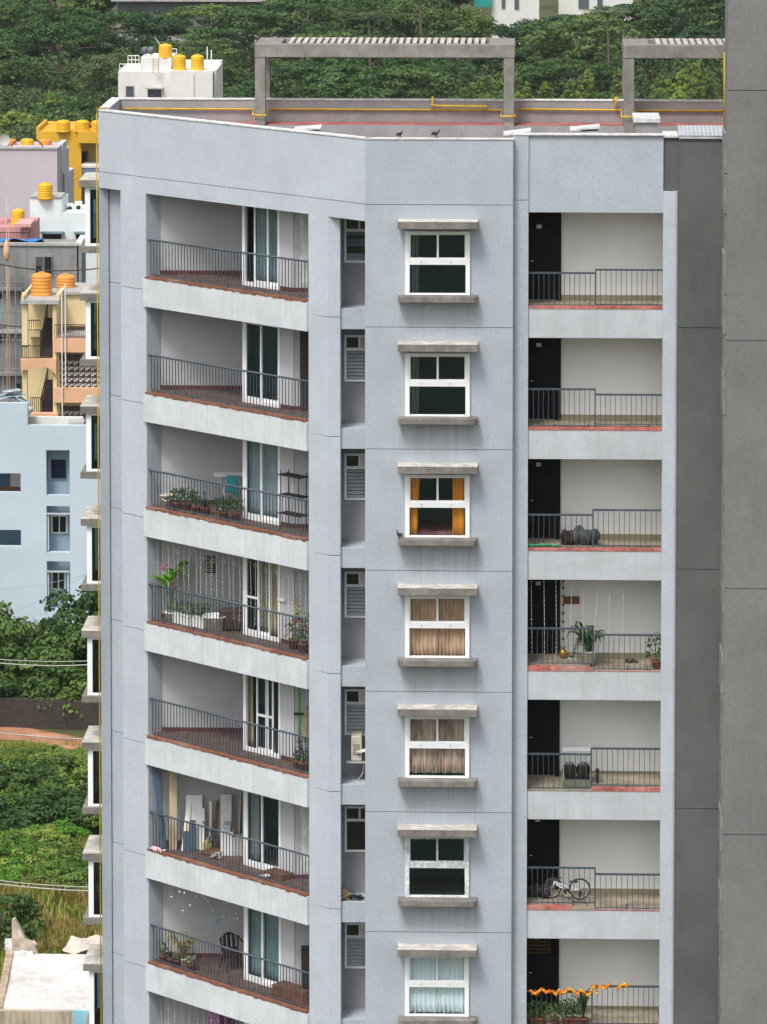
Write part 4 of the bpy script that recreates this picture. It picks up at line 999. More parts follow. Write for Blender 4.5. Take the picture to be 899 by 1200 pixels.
# peach house with external stair
B = bldg('peach_house', 70, 262, 'peach and cream house with open staircase and patterned screen, below two orange tanks'); Yp_ = 262
part(B, 'wall', cream_w, (66, 100, 346, 384, Yp_+2, Yp_+3), (62, 66.5, 356, 500, Yp_, Yp_+2), (66.5, 70, 415, 500, Yp_+.2, Yp_+2), (66.5, 140, 384, 500, Yp_+3, Yp_+3.4), (100, 140, 346, 384, Yp_+2.6, Yp_+3.4), (26, 68, 345, 500, Yp_+4.5, Yp_+4.8))
part(B, 'pillar', cream_w, (26, 32.5, 358, 423, Yp_, Yp_+.4)); part(B, 'pillar', cream_w, (27, 32, 437, 500, Yp_, Yp_+.4))
part(B, 'roof', con_lt, (24, 69, 354, 358.5, Yp_-.3, Yp_+5)); part(B, 'roof_edge', cream_w, (25, 28, 349, 354, Yp_-.2, Yp_+5), (66, 70, 347, 354, Yp_-.2, Yp_+5))
part(B, 'roof', con_lt, (66, 100, 344, 347, Yp_+1.8, Yp_+6))
dk = mat('stair_shadow_grey', (.10,.09,.095), .9, .1, 1)
for (ya, yb_) in ((362, 423), (440, 490)):
    mb = MB(); xa, xb = X_(47, Yp_), X_(62, Yp_); za, zb_ = Z_(yb_, Yp_), Z_(ya, Yp_)
    n = 12
    for i in range(n): mb.box(xa+.0, xb, Yp_+.9+i*.25, Yp_+1.2+i*.25, za, za+(zb_-za)*(i+1)/n*.62)
    mb.build('stair', mat('dark_stone_stair', (.055,.04,.04), .6, .15, 2), B)
    mb = MB(); mb.tube([(xa, Yp_+.85, za+.9), (xa+.1, Yp_+3.9, zb_-.3)], .04, 6)
    for i in range(10): t_ = i/9; mb.tube([(xa+.1*t_, Yp_+.85+3.05*t_, za+(zb_-za)*.55*t_), (xa+.1*t_, Yp_+.85+3.05*t_, za+.9+(zb_-.3-za-.9)*t_)], .02, 4)
    mb.build('stair_rail', black_m, B)
def rail_px(B, p0_, p1_, pt, pb, Y, m=black_m, st=2.2):
    mb = MB(); x0, x1 = X_(p0_, Y, pt), X_(p1_, Y, pt); z1, z0 = Z_(pt, Y), Z_(pb, Y); mb.box(x0, x1, Y, Y+.05, z1-.05, z1); mb.box(x0, x1, Y+.001, Y+.045, z0, z0+.04)
    n = max(2, int((p1_-p0_)/st))
    for i in range(n+1): x = x0+(x1-x0)*i/n; mb.box(x-.015, x+.015, Y+.01, Y+.04, z0, z1-.04)
    return mb.build('railing', m, B)
rail_px(B, 26, 61, 407, 422, Yp_-.05); rail_px(B, 32, 47, 377, 389, Yp_+3.5); rail_px(B, 36, 61, 468, 486, Yp_+.3)
rail_px(B, 64, 125, 382, 398, Yp_-.3, mat('brown_rail', (.12,.07,.05), .6, .1, 2))
part(B, 'landing', cream_w, (32, 47, 390, 397, Yp_+3.4, Yp_+4.5))
part(B, 'floor_slab', con_lt, (66, 130, 396, 398.5, Yp_-.2, Yp_+3))
part(B, 'balcony_band', peach, (63, 130, 398, 415, Yp_-.35, Yp_)); part(B, 'balcony_band', peach, (63, 130, 457, 474, Yp_-.35, Yp_)); part(B, 'balcony_band', peach, (34, 68, 487, 492, Yp_-.35, Yp_+.2))
# scalloped stair fascia
mb = MB(); Y = Yp_-.33; pts = [(24, 423), (66, 423), (66, 441), (62, 438)]
for i in range(9): t_ = i/8; pts.append((61-17*t_, 436-3.5*math.sin(math.pi*t_)-(1.5 if i == 8 else 0)))
for i in range(9): t_ = i/8; pts.append((44-17*t_, 431+5*math.sin(t_*math.pi/2)))
pts += [(24.5, 439)]
q = [(X_(a_, Y, b_), Z_(b_, Y)) for a_, b_ in pts]; n = len(q)
mb.add([(a_, Y, b_) for a_, b_ in q]+[(a_, Y+.4, b_) for a_, b_ in q], [tuple(range(n)), tuple(range(n, 2*n))[::-1]]+[(i, i+n, (i+1) % n+n, (i+1) % n) for i in range(n)])
mb.build('scalloped_fascia', peach, B)
# pierced screen: real lattice of tiles in front of a dark wall
for (ya, yb_) in ((418, 457), (478, 496)):
    mb = MB(); x0, x1 = X_(66.5, Yp_+.5), X_(130, Yp_+.5); z1, z0 = Z_(ya, Yp_+.5), Z_(yb_, Yp_+.5); st = .36
    nx = int((x1-x0)/st); nz = int((z1-z0)/st)
    for i in range(nx):
        for j in range(nz):
            x = x0+st*i; z = z0+st*j; c = .13
            mb.prism([(x+.04, Yp_+.5), (x+.2, Yp_+.5), (x+.2, Yp_+.56), (x+.04, Yp_+.56)], z+.05, z+.16); mb.prism([(x+.16, Yp_+.5), (x+.32, Yp_+.5), (x+.32, Yp_+.56), (x+.16, Yp_+.56)], z+.14, z+.26)
            mb.box(x+.02, x+.09, Yp_+.5, Yp_+.56, z+.2, z+.3)
    o = mb.build('screen_tiles', mat('screen_white', (.62,.60,.56), .8, .1, 3), B)
    part(B, 'screen_backing', mat('screen_brown', (.09,.06,.055), .8, .1, 2), (66.5, 130, ya, yb_, Yp_+.56, Yp_+.7))
part(B, 'downpipe', white_w, (72, 73.3, 345, 490, Yp_-.5, Yp_-.42)); part(B, 'downpipe', white_w, (76, 77.3, 335, 455, Yp_-.5, Yp_-.42))

# water tanks
def tank(px, py_base, Y, w_px, h_px, m, label, group):
    x = X_(px, Y, py_base); z = Z_(py_base, Y); s = Y*1.0/5000; r = w_px*s/2; h = h_px*s
    root = empty('water_tank', (x, Y, z), label, 'water tank', group)
    prof = [(r*.96, 0), (r, .04*h)]; nr = 5
    for i in range(nr):
        z0 = h*(.06+.72*i/nr); dz = h*.72/nr
        prof += [(r, z0+dz*.1), (r*1.0, z0+dz*.65), (r*.955, z0+dz*.78), (r*.955, z0+dz*.92)]
    prof += [(r, h*.80), (r*.93, h*.87), (r*.72, h*.93), (r*.36, h*.955), (r*.34, h*.96)]
    mb = MB(); mb.lathe(prof, n=24); mb.build('body', m, root, (0,0,0))
    mb = MB(); mb.lathe([(r*.34, h*.955), (r*.34, h*.99), (r*.28, h*1.0), (0.01, h*1.01)], n=16); mb.build('lid', m, root, (0,0,0))
    return root
G = 'yellow and orange rooftop water tanks'
tank(49, 349, 264, 25, 29, tank_o, 'orange ribbed tank above the open stair of the peach house', G)
tank(77.5, 347, 266, 22, 25, tank_o, 'orange ribbed tank on the cream wall right of the stair tank', G)
tank(53.3, 235, 305, 17.5, 20, tank_y, 'yellow tank alone on the aqua white building roof', G)
tank(21.5, 265, 300, 15.5, 19, tank_y, 'yellow tank on the pink ledge at the far left', G)
tank(12, 176, 328, 16, 12, tank_o, 'leftmost orange tank on the lavender roof', G)
tank(32, 176, 328, 16, 12.5, tank_y, 'yellow tank on the lavender roof ringed by a black hoop', G)
tank(53, 176, 328, 16, 12, tank_o, 'rightmost orange tank on the lavender roof', G)
tank(74.5, 156, 340, 16.5, 14.5, tank_y, 'left tank of the pair on the yellow building', G)
tank(96.5, 156, 340, 16.5, 14.5, tank_y, 'right tank of the pair on the yellow building', G)
tank(115, 156, 340, 16.5, 14.5, tank_y, 'tank on the yellow building half hidden by the grey block edge', G)
tank(194, 68.5, 360, 16, 17, tank_y, 'upper yellow tank on the white building, above the ladder', G)
tank(210.5, 84, 357, 15.5, 20, tank_y, 'middle yellow tank on the white building, lower left of two', G)
tank(231.5, 84, 357, 15.5, 20, tank_y, 'right yellow tank on the white building roof', G)
mb = MB(); p = at(32, 176, 326); mb.tube([(1.25*math.cos(a_), 0, 1.0*math.sin(a_)) for a_ in [math.pi*i/14 for i in range(15)]], .05, 6); one(mb, 'hoop', black_m, (p[0], p[1], p[2]), 'thin black hoop arched over the lavender roof middle tank', 'hoop')

# raw grey building with scaffold poles
B = bldg('unfinished_grey_building', 50, 285, 'bare grey cement building with low parapet behind the peach house'); Yg = 285
part(B, 'wall', raw_g, (-70, 92, 290, None, Yg, Yg+3.5, 0)); part(B, 'coping', con_lt, (-70, 92, 287, 290, Yg-.1, Yg+.4)); part(B, 'roof_wall', con_lt, (32, 92, 284, 289, Yg+3.4, Yg+3.7))
mb = MB(); xa, xb = X_(92, Yg), X_(98, Yg+4); za = Z_(289, Yg)
mb.prism([(xa, Yg), (xb, Yg+3.5), (xb+.3, Yg+3.5), (xa+.3, Yg)], 0, za); mb.build('wall', raw_g, B)
mb = MB(); mb.prism([(xa-.05, Yg), (xb-.05, Yg+3.5), (xb+.35, Yg+3.5), (xa+.35, Yg)], za, za+.25); mb.build('coping', white_w, B)
part(B, 'window', raw_g, (40, 61, 301, 325, Yg-.15, Yg-.02)); part(B, 'window_pane', dark_pane, (52, 60, 303, 322, Yg-.2, Yg-.15)); part(B, 'window_pane', mat('grey_pane', (.09,.09,.095), .4, .1, 2), (42, 50.5, 303, 314, Yg-.2, Yg-.15)); part(B, 'window_pane', dark_pane, (42, 49, 314, 322, Yg-.2, Yg-.15))
part(B, 'ledge', raw_g, (-60, 26, 340, 343, Yg-.5, Yg)); part(B, 'ledge', con_lt, (-60, 26, 390, 393, Yg-.5, Yg)); part(B, 'ledge', raw_g, (-60, 28, 440, 443, Yg-.5, Yg))
part(B, 'window', mat('blue_grey_frame', (.25,.28,.30), .8, .1, 1), (-8, 7, 343, 385, Yg-.1, Yg)); part(B, 'window_pane', dark_pane, (-3, 3, 346, 352, Yg-.16, Yg-.1)); part(B, 'window_pane', dark_pane, (-3, 3, 397, 403, Yg-.16, Yg-.02)); part(B, 'window_pane', dark_pane, (18, 24, 452, 458, Yg-.16, Yg-.02))
for i, (px, pya, pyb, w) in enumerate(((8, 232, 388, .04), (10.5, 240, 388, .03), (32, 262, 345, .025))):
    mb = MB(); a_ = at(px, pya, Yg-1.2); b_ = at(px+rg.uniform(-.5,.5), pyb, Yg-1.2); mb.tube([(0,0,0), (a_[0]-b_[0], 0, a_[2])], w, 6, w*.8)
    one(mb, 'bamboo_pole', wood_l if i < 2 else bark, (b_[0], Yg-1.2, 0), ('leftmost pale bamboo pole leaning on the unfinished grey building', 'second pale bamboo pole close beside the leftmost one', 'thin dark pole before the grey building, left of the orange tanks')[i], 'pole', 'poles at the unfinished building')
mb = MB(); p = at(8, 292, Yg-1.35)
mb.M = None; mb.lathe([(.08, -.75), (.2, -.6), (.22, 0), (.16, .4), (.05, .65)], n=10)
one(mb, 'cloth_wrap', mat('peach_cloth', (.70,.45,.30), .9, .1, 2), (p[0], p[1]-.1, p[2]), 'peach cloth wrapped round the leftmost bamboo pole', 'cloth')
mb = MB(); p = at(8, 289, Yg+2); vs = []; fs = []; nn = 10
for j in range(5):
    for i in range(nn+1): vs.append((-2.0+.45*i, j*.6, .25*math.sin(i*1.3+j)*.5+.25-.08*j))
for j in range(4):
    for i in range(nn): fs.append((j*(nn+1)+i, j*(nn+1)+i+1, (j+1)*(nn+1)+i+1, (j+1)*(nn+1)+i))
mb.add(vs, fs, True); o = one(mb, 'tarpaulin', mat('blue_tarpaulin', (.02,.22,.62), .5, .1, 2), (p[0], Yg+.5, Z_(289, Yg)+.02), 'crumpled blue tarpaulin on the grey building roof at far left', 'tarpaulin'); so = o.modifiers.new('s', 'SOLIDIFY'); so.thickness = .02
B2 = empty('scaffold', (X_(5, Yg), Yg-1.0, 0), 'grey pole scaffold standing against the unfinished grey building', 'scaffold', world_children=True)
for px in (-12, 3, 18, 30):
    mb = MB(); a_ = at(px, 300, Yg-1.0); b_ = at(px+.6, 480, Yg-1.0); mb.tube([(b_[0], Yg-1.0, 0), (a_[0], Yg-1.0, a_[2])], .035, 5); mb.build('upright', raw_g, B2)
for py in (330, 365, 398, 432, 466):
    mb = MB(); a_ = at(-30, py, Yg-1.05); b_ = at(31, py+.7, Yg-1.05); mb.tube([a_, b_], .03, 5); mb.build('crossbar', raw_g, B2)
mb = MB(); mb.tube([at(3, 430, Yg-1.1), at(30, 366, Yg-1.1)], .03, 5); mb.build('brace', raw_g, B2)
# cables
def cable(pa, pb, Y0, Y1, sag, r, m, label, grp, n=12):
    a_, b_ = Vector(at(*pa, Y0)), Vector(at(*pb, Y1)); mb = MB(); pts = []
    for i in range(n+1): t_ = i/n; q_ = (b_-a_)*t_; q_.z -= sag*4*t_*(1-t_); pts.append(q_)
    mb.tube(pts, r, 5); return one(mb, 'cable', m, tuple(a_), label, 'cable', grp)
cw = mat('pale_cable', (.42,.42,.38), .6, .05, 2); cd = mat('brown_cable', (.11,.07,.06), .7, .05, 2)
cable((-30, 302), (125, 313), 272, 280, .5, .045, cd, 'sagging dark cable crossing the grey wall over the orange tanks', 'dark cables')
cable((-30, 373), (60, 381), 270, 276, .3, .04, cd, 'lower dark cable crossing the unfinished grey building', 'dark cables')
cable((-30, 770), (130, 773), 205, 205, .15, .022, cw, 'upper pale cable of the pair before the tall shrubs', 'pale cables')
cable((-30, 773.5), (130, 777), 204, 204, .2, .028, cw, 'lower pale cable of the pair before the tall shrubs', 'pale cables')
cable((-30, 855), (130, 867), 200, 200, .1, .03, cw, 'pale cable slanting over the orange lane', 'pale cables')
cable((-30, 1028), (130, 1040), 172, 172, .1, .022, cw, 'upper pale cable of the pair over the dry grass', 'pale cables')
cable((-30, 1032), (130, 1044.5), 171, 171, .1, .028, cw, 'lower pale cable of the pair over the dry grass', 'pale cables')
cable((-30, 692), (130, 665), 235, 238, .3, .012, mat('faint_cable', (.3,.36,.42), .7, .05, 2), 'thin faint wire slanting across the pale blue wall', 'thin wires')
cable((-30, 735), (130, 655), 233, 236, .3, .012, mat('faint_cable', (.3,.36,.42), .7, .05, 2), 'steeper thin wire across the lower pale blue wall', 'thin wires')

# pink terrace at left
B = bldg('pink_terrace_building', 15, 296, 'pink terrace with dark railings at the far left, under a yellow tank'); Yk = 296
part(B, 'wall', pink_w, (-60, 36, 268, None, Yk+2.5, Yk+8, 0)); part(B, 'ledge', mat('pink_slab', (.62,.36,.34), .9, .1, 1), (18, 36, 264.5, 268, Yk, Yk+3))
part(B, 'pillar', pink_w, (24, 32, 271, 284, Yk+.5, Yk+1)); rail_px(B, -20, 35, 274, 288, Yk, black_m, 2.6); part(B, 'wall', pink_w, (-60, 8, 261, 268, Yk+4, Yk+6))
# aqua white building
B = bldg('aqua_white_building', 75, 305, 'aqua white building with two dark low windows and one yellow tank'); Ya = 305
part(B, 'wall', aqua_w, (35, 72, 233, None, Ya, Ya+2.6, 0), (72, 130, 251, None, Ya, Ya+5, 0)); part(B, 'roof_edge', con_lt, (35, 72, 232, 233.3, Ya-.1, Ya+2.6))
part(B, 'parapet', aqua_w, (100, 130, 236, 251, Ya+4, Ya+4.4), (72, 73, 236, 251, Ya, Ya+4))
for (a_, b_) in ((50, 72), (89, 99)):
    o = part(B, 'window', dark_pane, (a_, b_, 276, 282, Ya-.05, Ya+.02)); part(B, 'window_hood', mat('slate_hood', (.16,.24,.28), .8, .1, 2), (a_-2.5, b_+2.5, 274, 276, Ya-.6, Ya))
for i, (px, lab) in enumerate(((76, 'left outdoor unit in the cluttered roof niche of the aqua building'), (82, 'middle outdoor unit in the cluttered roof niche of the aqua building'), (92, 'right bulky outdoor unit in the cluttered roof niche of the aqua building'))):
    p = at(px, 250, Ya+2); e = empty('outdoor_unit', (p[0], p[1], p[2]), lab, 'outdoor unit', 'outdoor units on the aqua building'); h_ = (.4, .7, .85)[i]
    mb = MB(); mb.box(-.25, .25, 0, .4, 0, h_); mb.build('casing', white_p, e, (0,0,0), bevel=.02); mb = MB(); mb.lathe([(.17, 0), (.17, .03)], n=14); o = mb.build('fan_grille', black_m, e, (0, -.01, h_*.5)); o.rotation_euler = (R(90), 0, 0)
# lavender building
B = bldg('lavender_building', 35, 325, 'large blank lavender wall building with three tanks on its roof'); Yl = 325
part(B, 'wall', lav_w, (-70, 67, 176, None, Yl, Yl+4.5, 0)); part(B, 'coping', con_lt, (-70, 67, 174.5, 176.5, Yl-.1, Yl+.3)); part(B, 'parapet', lav_w, (-70, 69, 168, 176, Yl+4.4, Yl+4.7))
for i, (a_, b_, t_) in enumerate(((67.2, 73.5, 170), (73.7, 76, 178), (76.2, 82, 203))): part(B, 'side_bay', mat('pale_lilac_wall', (.55,.54,.60), .9, .05, .5, streak=.2), (a_, b_, t_, None, Yl+3+i*2, Yl+6+i*2, 0))
for (a_, t_, b_) in ((68.3, 196, 230), (71, 200, 228), (74.3, 205, 235)): part(B, 'window', dark_pane, (a_, a_+1.2, t_, b_, Yl+2.9, Yl+2.98))
# satellite dish far left
p = at(4, 170, 327); e = empty('satellite_dish', (p[0], p[1], p[2]-1), 'white satellite dish on a pole at the far left lavender roof edge', 'satellite dish')
mb = MB(); mb.tube([(0,0,0), (0,0,1.2)], .04, 6); mb.build('pole', galv, e, (0,0,0))
mb = MB(); mb.lathe([(.5, .22), (.42, .12), (.25, .04), (.02, 0)], n=16, closed=False); o = mb.build('dish', con_lt, e, (0, -.05, 1.35)); o.rotation_euler = (R(70), 0, .3)
# yellow building
B = bldg('mustard_building', 85, 340, 'mustard yellow building with recessed balcony and tanks on its roof'); Yy = 340
part(B, 'wall', yel_w, (42.5, 91, 155.5, None, Yy, Yy+8, 0), (91, 130, 155.5, 169, Yy-.6, Yy+2), (91, 95, 168, None, Yy, Yy+.4, 0))
part(B, 'inner_wall', mat('olive_cream_wall', (.42,.34,.14), .9, .1, 1), (95, 130, 169, None, Yy+2, Yy+3, 0)); part(B, 'window', dark_pane, (96, 103, 179, 198, Yy+1.9, Yy+1.99))
mb = MB(); xa = X_(42.5, Yy, 155); xb = X_(130, Yy, 155); zt = Z_(155.5, Yy)
mb.box(xa, xb, Yy+6, Yy+6.3, zt, Z_(146, Yy+6)); mb.prism([(xa, Yy), (xa+.25, Yy), (xa+.25, Yy+6), (xa, Yy+6)], zt, zt+.35); mb.build('parapet', yel_w, B)
part(B, 'balcony', mat('blue_grey_balcony', (.16,.20,.28), .8, .1, 1), (95, 130, 198, 206, Yy-.8, Yy-.6)); part(B, 'balcony_floor', white_w, (95, 130, 195, 198, Yy-.85, Yy+2)); part(B, 'balcony_side', yel_w, (92, 96, 195, 208, Yy-.9, Yy-.55)); part(B, 'lower_wall', mat('blue_grey_wall', (.25,.30,.38), .9, .1, 1), (96, 130, 222, None, Yy+1.5, Yy+1.9, 0))
# white building with tanks
B = bldg('white_tank_building', 195, 360, 'weathered white building with three yellow tanks, ladder and rails on its roof'); Yw = 360
part(B, 'wall', white_w, (138.5, 178, 85, None, Yw-1, Yw+7, 0), (178, 200, 85.5, None, Yw-1.5, Yw+7, 0), (200, 250, 84, None, Yw-4, Yw+7, 0), (248, 253.5, 83, None, Yw-3, Yw+4, 0))
part(B, 'tank_room', white_w, (165, 201, 68.5, 86, Yw-.5, Yw+4))
o = part(B, 'window', mat('grey_louvre', (.10,.12,.15), .5, .3, 6), (147.5, 157, 102, 114, Yw-1.08, Yw-.99)); o = part(B, 'window', mat('grey_louvre', (.10,.12,.15), .5, .3, 6), (173, 189, 105, 118, Yw-1.58, Yw-1.49)); part(B, 'window_hood', con_lt, (170, 191, 104, 105.5, Yw-2.2, Yw-1.5))
part(B, 'downpipe', mat('dark_pipe', (.05,.05,.055), .6, .05, 1), (249.5, 250.6, 86, 119, Yw-4.2, Yw-4.05)); part(B, 'downpipe', white_p, (226, 226.8, 86, 119, Yw-4.2, Yw-4.1))
def rail_w(p0_, p1_, pt, pb, Y, posts):
    mb = MB(); x0, x1 = X_(p0_, Y, pt), X_(p1_, Y, pt)
    for k_ in (0, .5): z = Z_(pt, Y)*(1-k_)+Z_(pb, Y)*k_; mb.tube([(x0, Y, z), (x1, Y, z)], .035, 5)
    for i in range(posts+1): x = x0+(x1-x0)*i/posts; mb.tube([(x, Y, Z_(pb, Y)), (x, Y, Z_(pt, Y))], .035, 5)
    mb.build('railing', white_p, B)
rail_w(140, 165, 76, 85, Yw-.6, 5); rail_w(150, 163, 66, 76, Yw+3, 3); rail_w(200, 250, 75.5, 84, Yw+3, 7); rail_w(196, 207, 58, 68, Yw+1, 2)
mb = MB(); 
for px in (179.5, 186): a_ = at(px, 68, Yw-2.2); b_ = at(px, 86, Yw-2.2); mb.tube([a_, b_], .035, 5)
for i in range(6): mb.tube([at(179.5, 70+i*2.6, Yw-2.2), at(186, 70+i*2.6, Yw-2.2)], .03, 5)
mb.build('ladder', mat('pink_rust_ladder', (.5,.33,.28), .7, .1, 2), B)
for i, px in enumerate((170.5, 177.5)):
    p = at(px, 68.5, Yw+1); e = empty('horn_speaker', p, ('left grey horn speaker on the white building roof', 'right grey horn speaker on the white building roof')[i], 'loudspeaker', 'horn speakers on the white building')
    mb = MB(); mb.tube([(0,0,0), (0,0,.5)], .04, 6); mb.build('post', galv, e, (0,0,0))
    mb = MB(); mb.lathe([(.36, 0), (.34, .06), (.16, .25), (.08, .5)], n=14); o = mb.build('horn', mat('grey_horn', (.14,.17,.20), .5, .1, 1), e, (0,-.2,.7)); o.rotation_euler = (R(-75), 0, .3)
mb = MB(); a_ = Vector(at(181, 43.5, Yw+2)); b_ = Vector(at(189, 54, Yw+2)); mb.tube([b_-b_, a_-b_], .04, 5); mb.tube([Vector((0,0,0)), Vector((.4, 0, -1.4))], .04, 5); one(mb, 'antenna_rod', galv, tuple(b_), 'thin slanted rod above the upper yellow tank', 'antenna')
mb = MB(); p = at(243, 82, Yw+1)
for dx_, h_ in ((0, 2.0), (.35, 1.7)): mb.tube([(dx_, 0, 0), (dx_, 0, h_)], .05, 5)
mb.tube([(0,0,.4), (.35,0,.4)], .04, 5); one(mb, 'vent_pipes', white_p, p, 'joined pair of white vent pipes right of the right yellow tank', 'pipe')

# ruined white roof at lower left
Yu = 166
B = bldg('ruined_white_building', 50, Yu, 'low derelict building with cracked white roof at the bottom left corner')
zr = Z_(1187, 158.0); 
c0, c1 = hit(2, 1186, zr), hit(118, 1186, zr); c2, c3 = hit(122, 1118, zr), hit(16, 1118, zr)
rg = random.Random(11)
mb = MB(); nx, ny = 26, 26; vs = []; fs = []
for j in range(ny+1):
    for i in range(nx+1):
        u, v = i/nx, j/ny
        x = (c0[0]*(1-u)+c1[0]*u)*(1-v)+(c3[0]*(1-u)+c2[0]*u)*v; y = c0[1]*(1-v)+c3[1]*v
        vs.append((x, y, zr+.03*rg.random()+.10*math.sin(v*9+u)*.3))
for j in range(ny):
    for i in range(nx): fs.append((j*(nx+1)+i, j*(nx+1)+i+1, (j+1)*(nx+1)+i+1, (j+1)*(nx+1)+i))
mb.add(vs, fs)
ruin_m = mat('flaking_white_roof', (.66,.65,.63), .95, .06, .5, stain=1.0, stain_col=(.42,.33,.27), fine=.5, sz=1)
mb.build('roof', ruin_m, B)
old_wall = mat('streaked_old_wall', (.52,.44,.34), .95, .1, 1, streak=1.0, stain_col=(.10,.085,.07), stain=.3)
mb = MB(); mb.box(c0[0]-.6, c1[0], c0[1], c0[1]+.25, 0, zr+.05); mb.build('front_wall', old_wall, B)
mb = MB(); mb.prism([(c0[0]-.25, c0[1]+.26), (c0[0], c0[1]+.26), (c3[0], c3[1]), (c3[0]-.3, c3[1])], 0, zr+.12); mb.build('side_wall', mat('peeling_tan_wall', (.45,.34,.24), .95, .2, 2, stain=.7, stain_col=(.12,.1,.09)), B)
mb = MB(); mb.box(c1[0], c1[0]+.2, c0[1]+.25, c2[1], 0, zr-.05); mb.box(c3[0], c2[0], c3[1], c3[1]+.25, 0, zr-.05); mb.build('rear_wall', old_wall, B)
def rubble(n, pxr, pyr, z, smin, smax, m, name):
    mb = MB()
    for i in range(n):
        p = hit(rg.uniform(*pxr), rg.uniform(*pyr), z); s = rg.uniform(smin, smax)
        mb.M = Matrix.Translation(p) @ Matrix.Rotation(rg.uniform(0, 3), 4, 'Z') @ Matrix.Rotation(rg.uniform(-.4, .4), 4, 'X')
        mb.box(-s, s, -s*.7, s*.7, -s*.4, s*.35)
    return tag(mb.build(name, m, B), None)
o = rubble(100, (14, 36), (1104, 1121), zr-.05, .1, .3, ruin_m, 'broken_masonry'); o['kind'] = 'stuff'
# shattered wall spike
mb = MB(); p = hit(14, 1116, zr); q = [(0,-.3), (1.1,-.3), (.9,.25), (.55,.5), (.3,1.0), (.12,1.35), (0,1.3)]; n = len(q)
mb.add([(p[0]+a_, p[1], p[2]+b_) for a_, b_ in q]+[(p[0]+a_, p[1]+.3, p[2]+b_) for a_, b_ in q], [tuple(range(n)), tuple(range(n, 2*n))[::-1]]+[(i, i+n, (i+1) % n+n, (i+1) % n) for i in range(n)])
mb.build('broken_wall', mat('broken_edge', (.50,.42,.34), .95, .2, 3, stain=.5), B)
# rocky bank of rubble behind
mb = MB(); vs = []; fs = []; nx, ny = 30, 16
for j in range(ny+1):
    for i in range(nx+1):
        u, v = i/nx, j/ny; a_ = hit(58+(74-58)*v+(124-62)*u, 1116-26*v, zr*.8); e_ = min(1, u*4, (1-v)*3, 1)
        vs.append((a_[0], a_[1], (zr*.80+.05*rg.random()+.10*math.sin(i*.35)*math.cos(j*.5))*min(1, .15+e_)))
for j in range(ny):
    for i in range(nx): fs.append((j*(nx+1)+i, j*(nx+1)+i+1, (j+1)*(nx+1)+i+1, (j+1)*(nx+1)+i))
mb.add(vs, fs); o = mb.build('rubble_mound', mat('pale_rubble', (.62,.55,.48), .95, .12, 1.2, bump=.5, stain=.8, stain_col=(.40,.30,.22), fine=.4)); tag(o, kind='structure')
mb = MB(); p = hit(87, 1184, zr); mb.box(0, .95, -.12, 0, -2.0, .12); e = empty('blue_door_panel', (p[0], c0[1]-.02, zr), 'light blue boarded panel at the right end of the ruined building wall', 'panel')
mb.build('board', mat('light_blue_paint', (.28,.55,.68), .8, .1, 3, stain=.4), e, (0,0,0)); mb = MB(); mb.box(.02, .93, -.15, -.12, -.95, -.85); mb.build('batten', mat('light_blue_paint', (.28,.55,.68), .8, .1, 3), e, (0,0,0))

# far buildings above the wood
B = bldg('far_concrete_building', 235, 652, 'long concrete building edge with overhanging slab above the wood, top left'); Yf = 652
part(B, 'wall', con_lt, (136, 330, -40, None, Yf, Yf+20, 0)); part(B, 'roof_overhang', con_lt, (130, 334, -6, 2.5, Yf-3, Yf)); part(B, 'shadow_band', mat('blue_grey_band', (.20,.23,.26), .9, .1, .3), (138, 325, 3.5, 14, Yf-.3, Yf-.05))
B = bldg('far_white_building', 640, 652, 'white far building with tall windows peeking over the wood'); Yf = 652
part(B, 'wall', white_w, (576, 632, -30, None, Yf, Yf+15, 0), (655, 742, -30, None, Yf+8, Yf+20, 0))
part(B, 'wing', mat('teal_panel', (.02,.28,.24), .7, .1, .3), (556, 576, -20, 8, Yf-1, Yf+2), lab='teal green end wing')
for (a_, b_, t_, u_) in ((588, 592, -5, 9), (603, 608, -5, 10), (678, 690, -5, 9), (700, 706, -8, 6)): part(B, 'window', mat('far_pane', (.10,.12,.14), .3, .1, 1), (a_, b_, t_, u_, (Yf if a_ < 640 else Yf+8)-.2, (Yf if a_ < 640 else Yf+8)-.02))
B = bldg('far_teal_building', 388, 730, 'teal roofed building glimpsed between treetops above the long pergola')
part(B, 'wall', mat('teal_panel', (.02,.28,.24), .7, .1, .3), (378, 395, -20, None, 730, 738, 0))

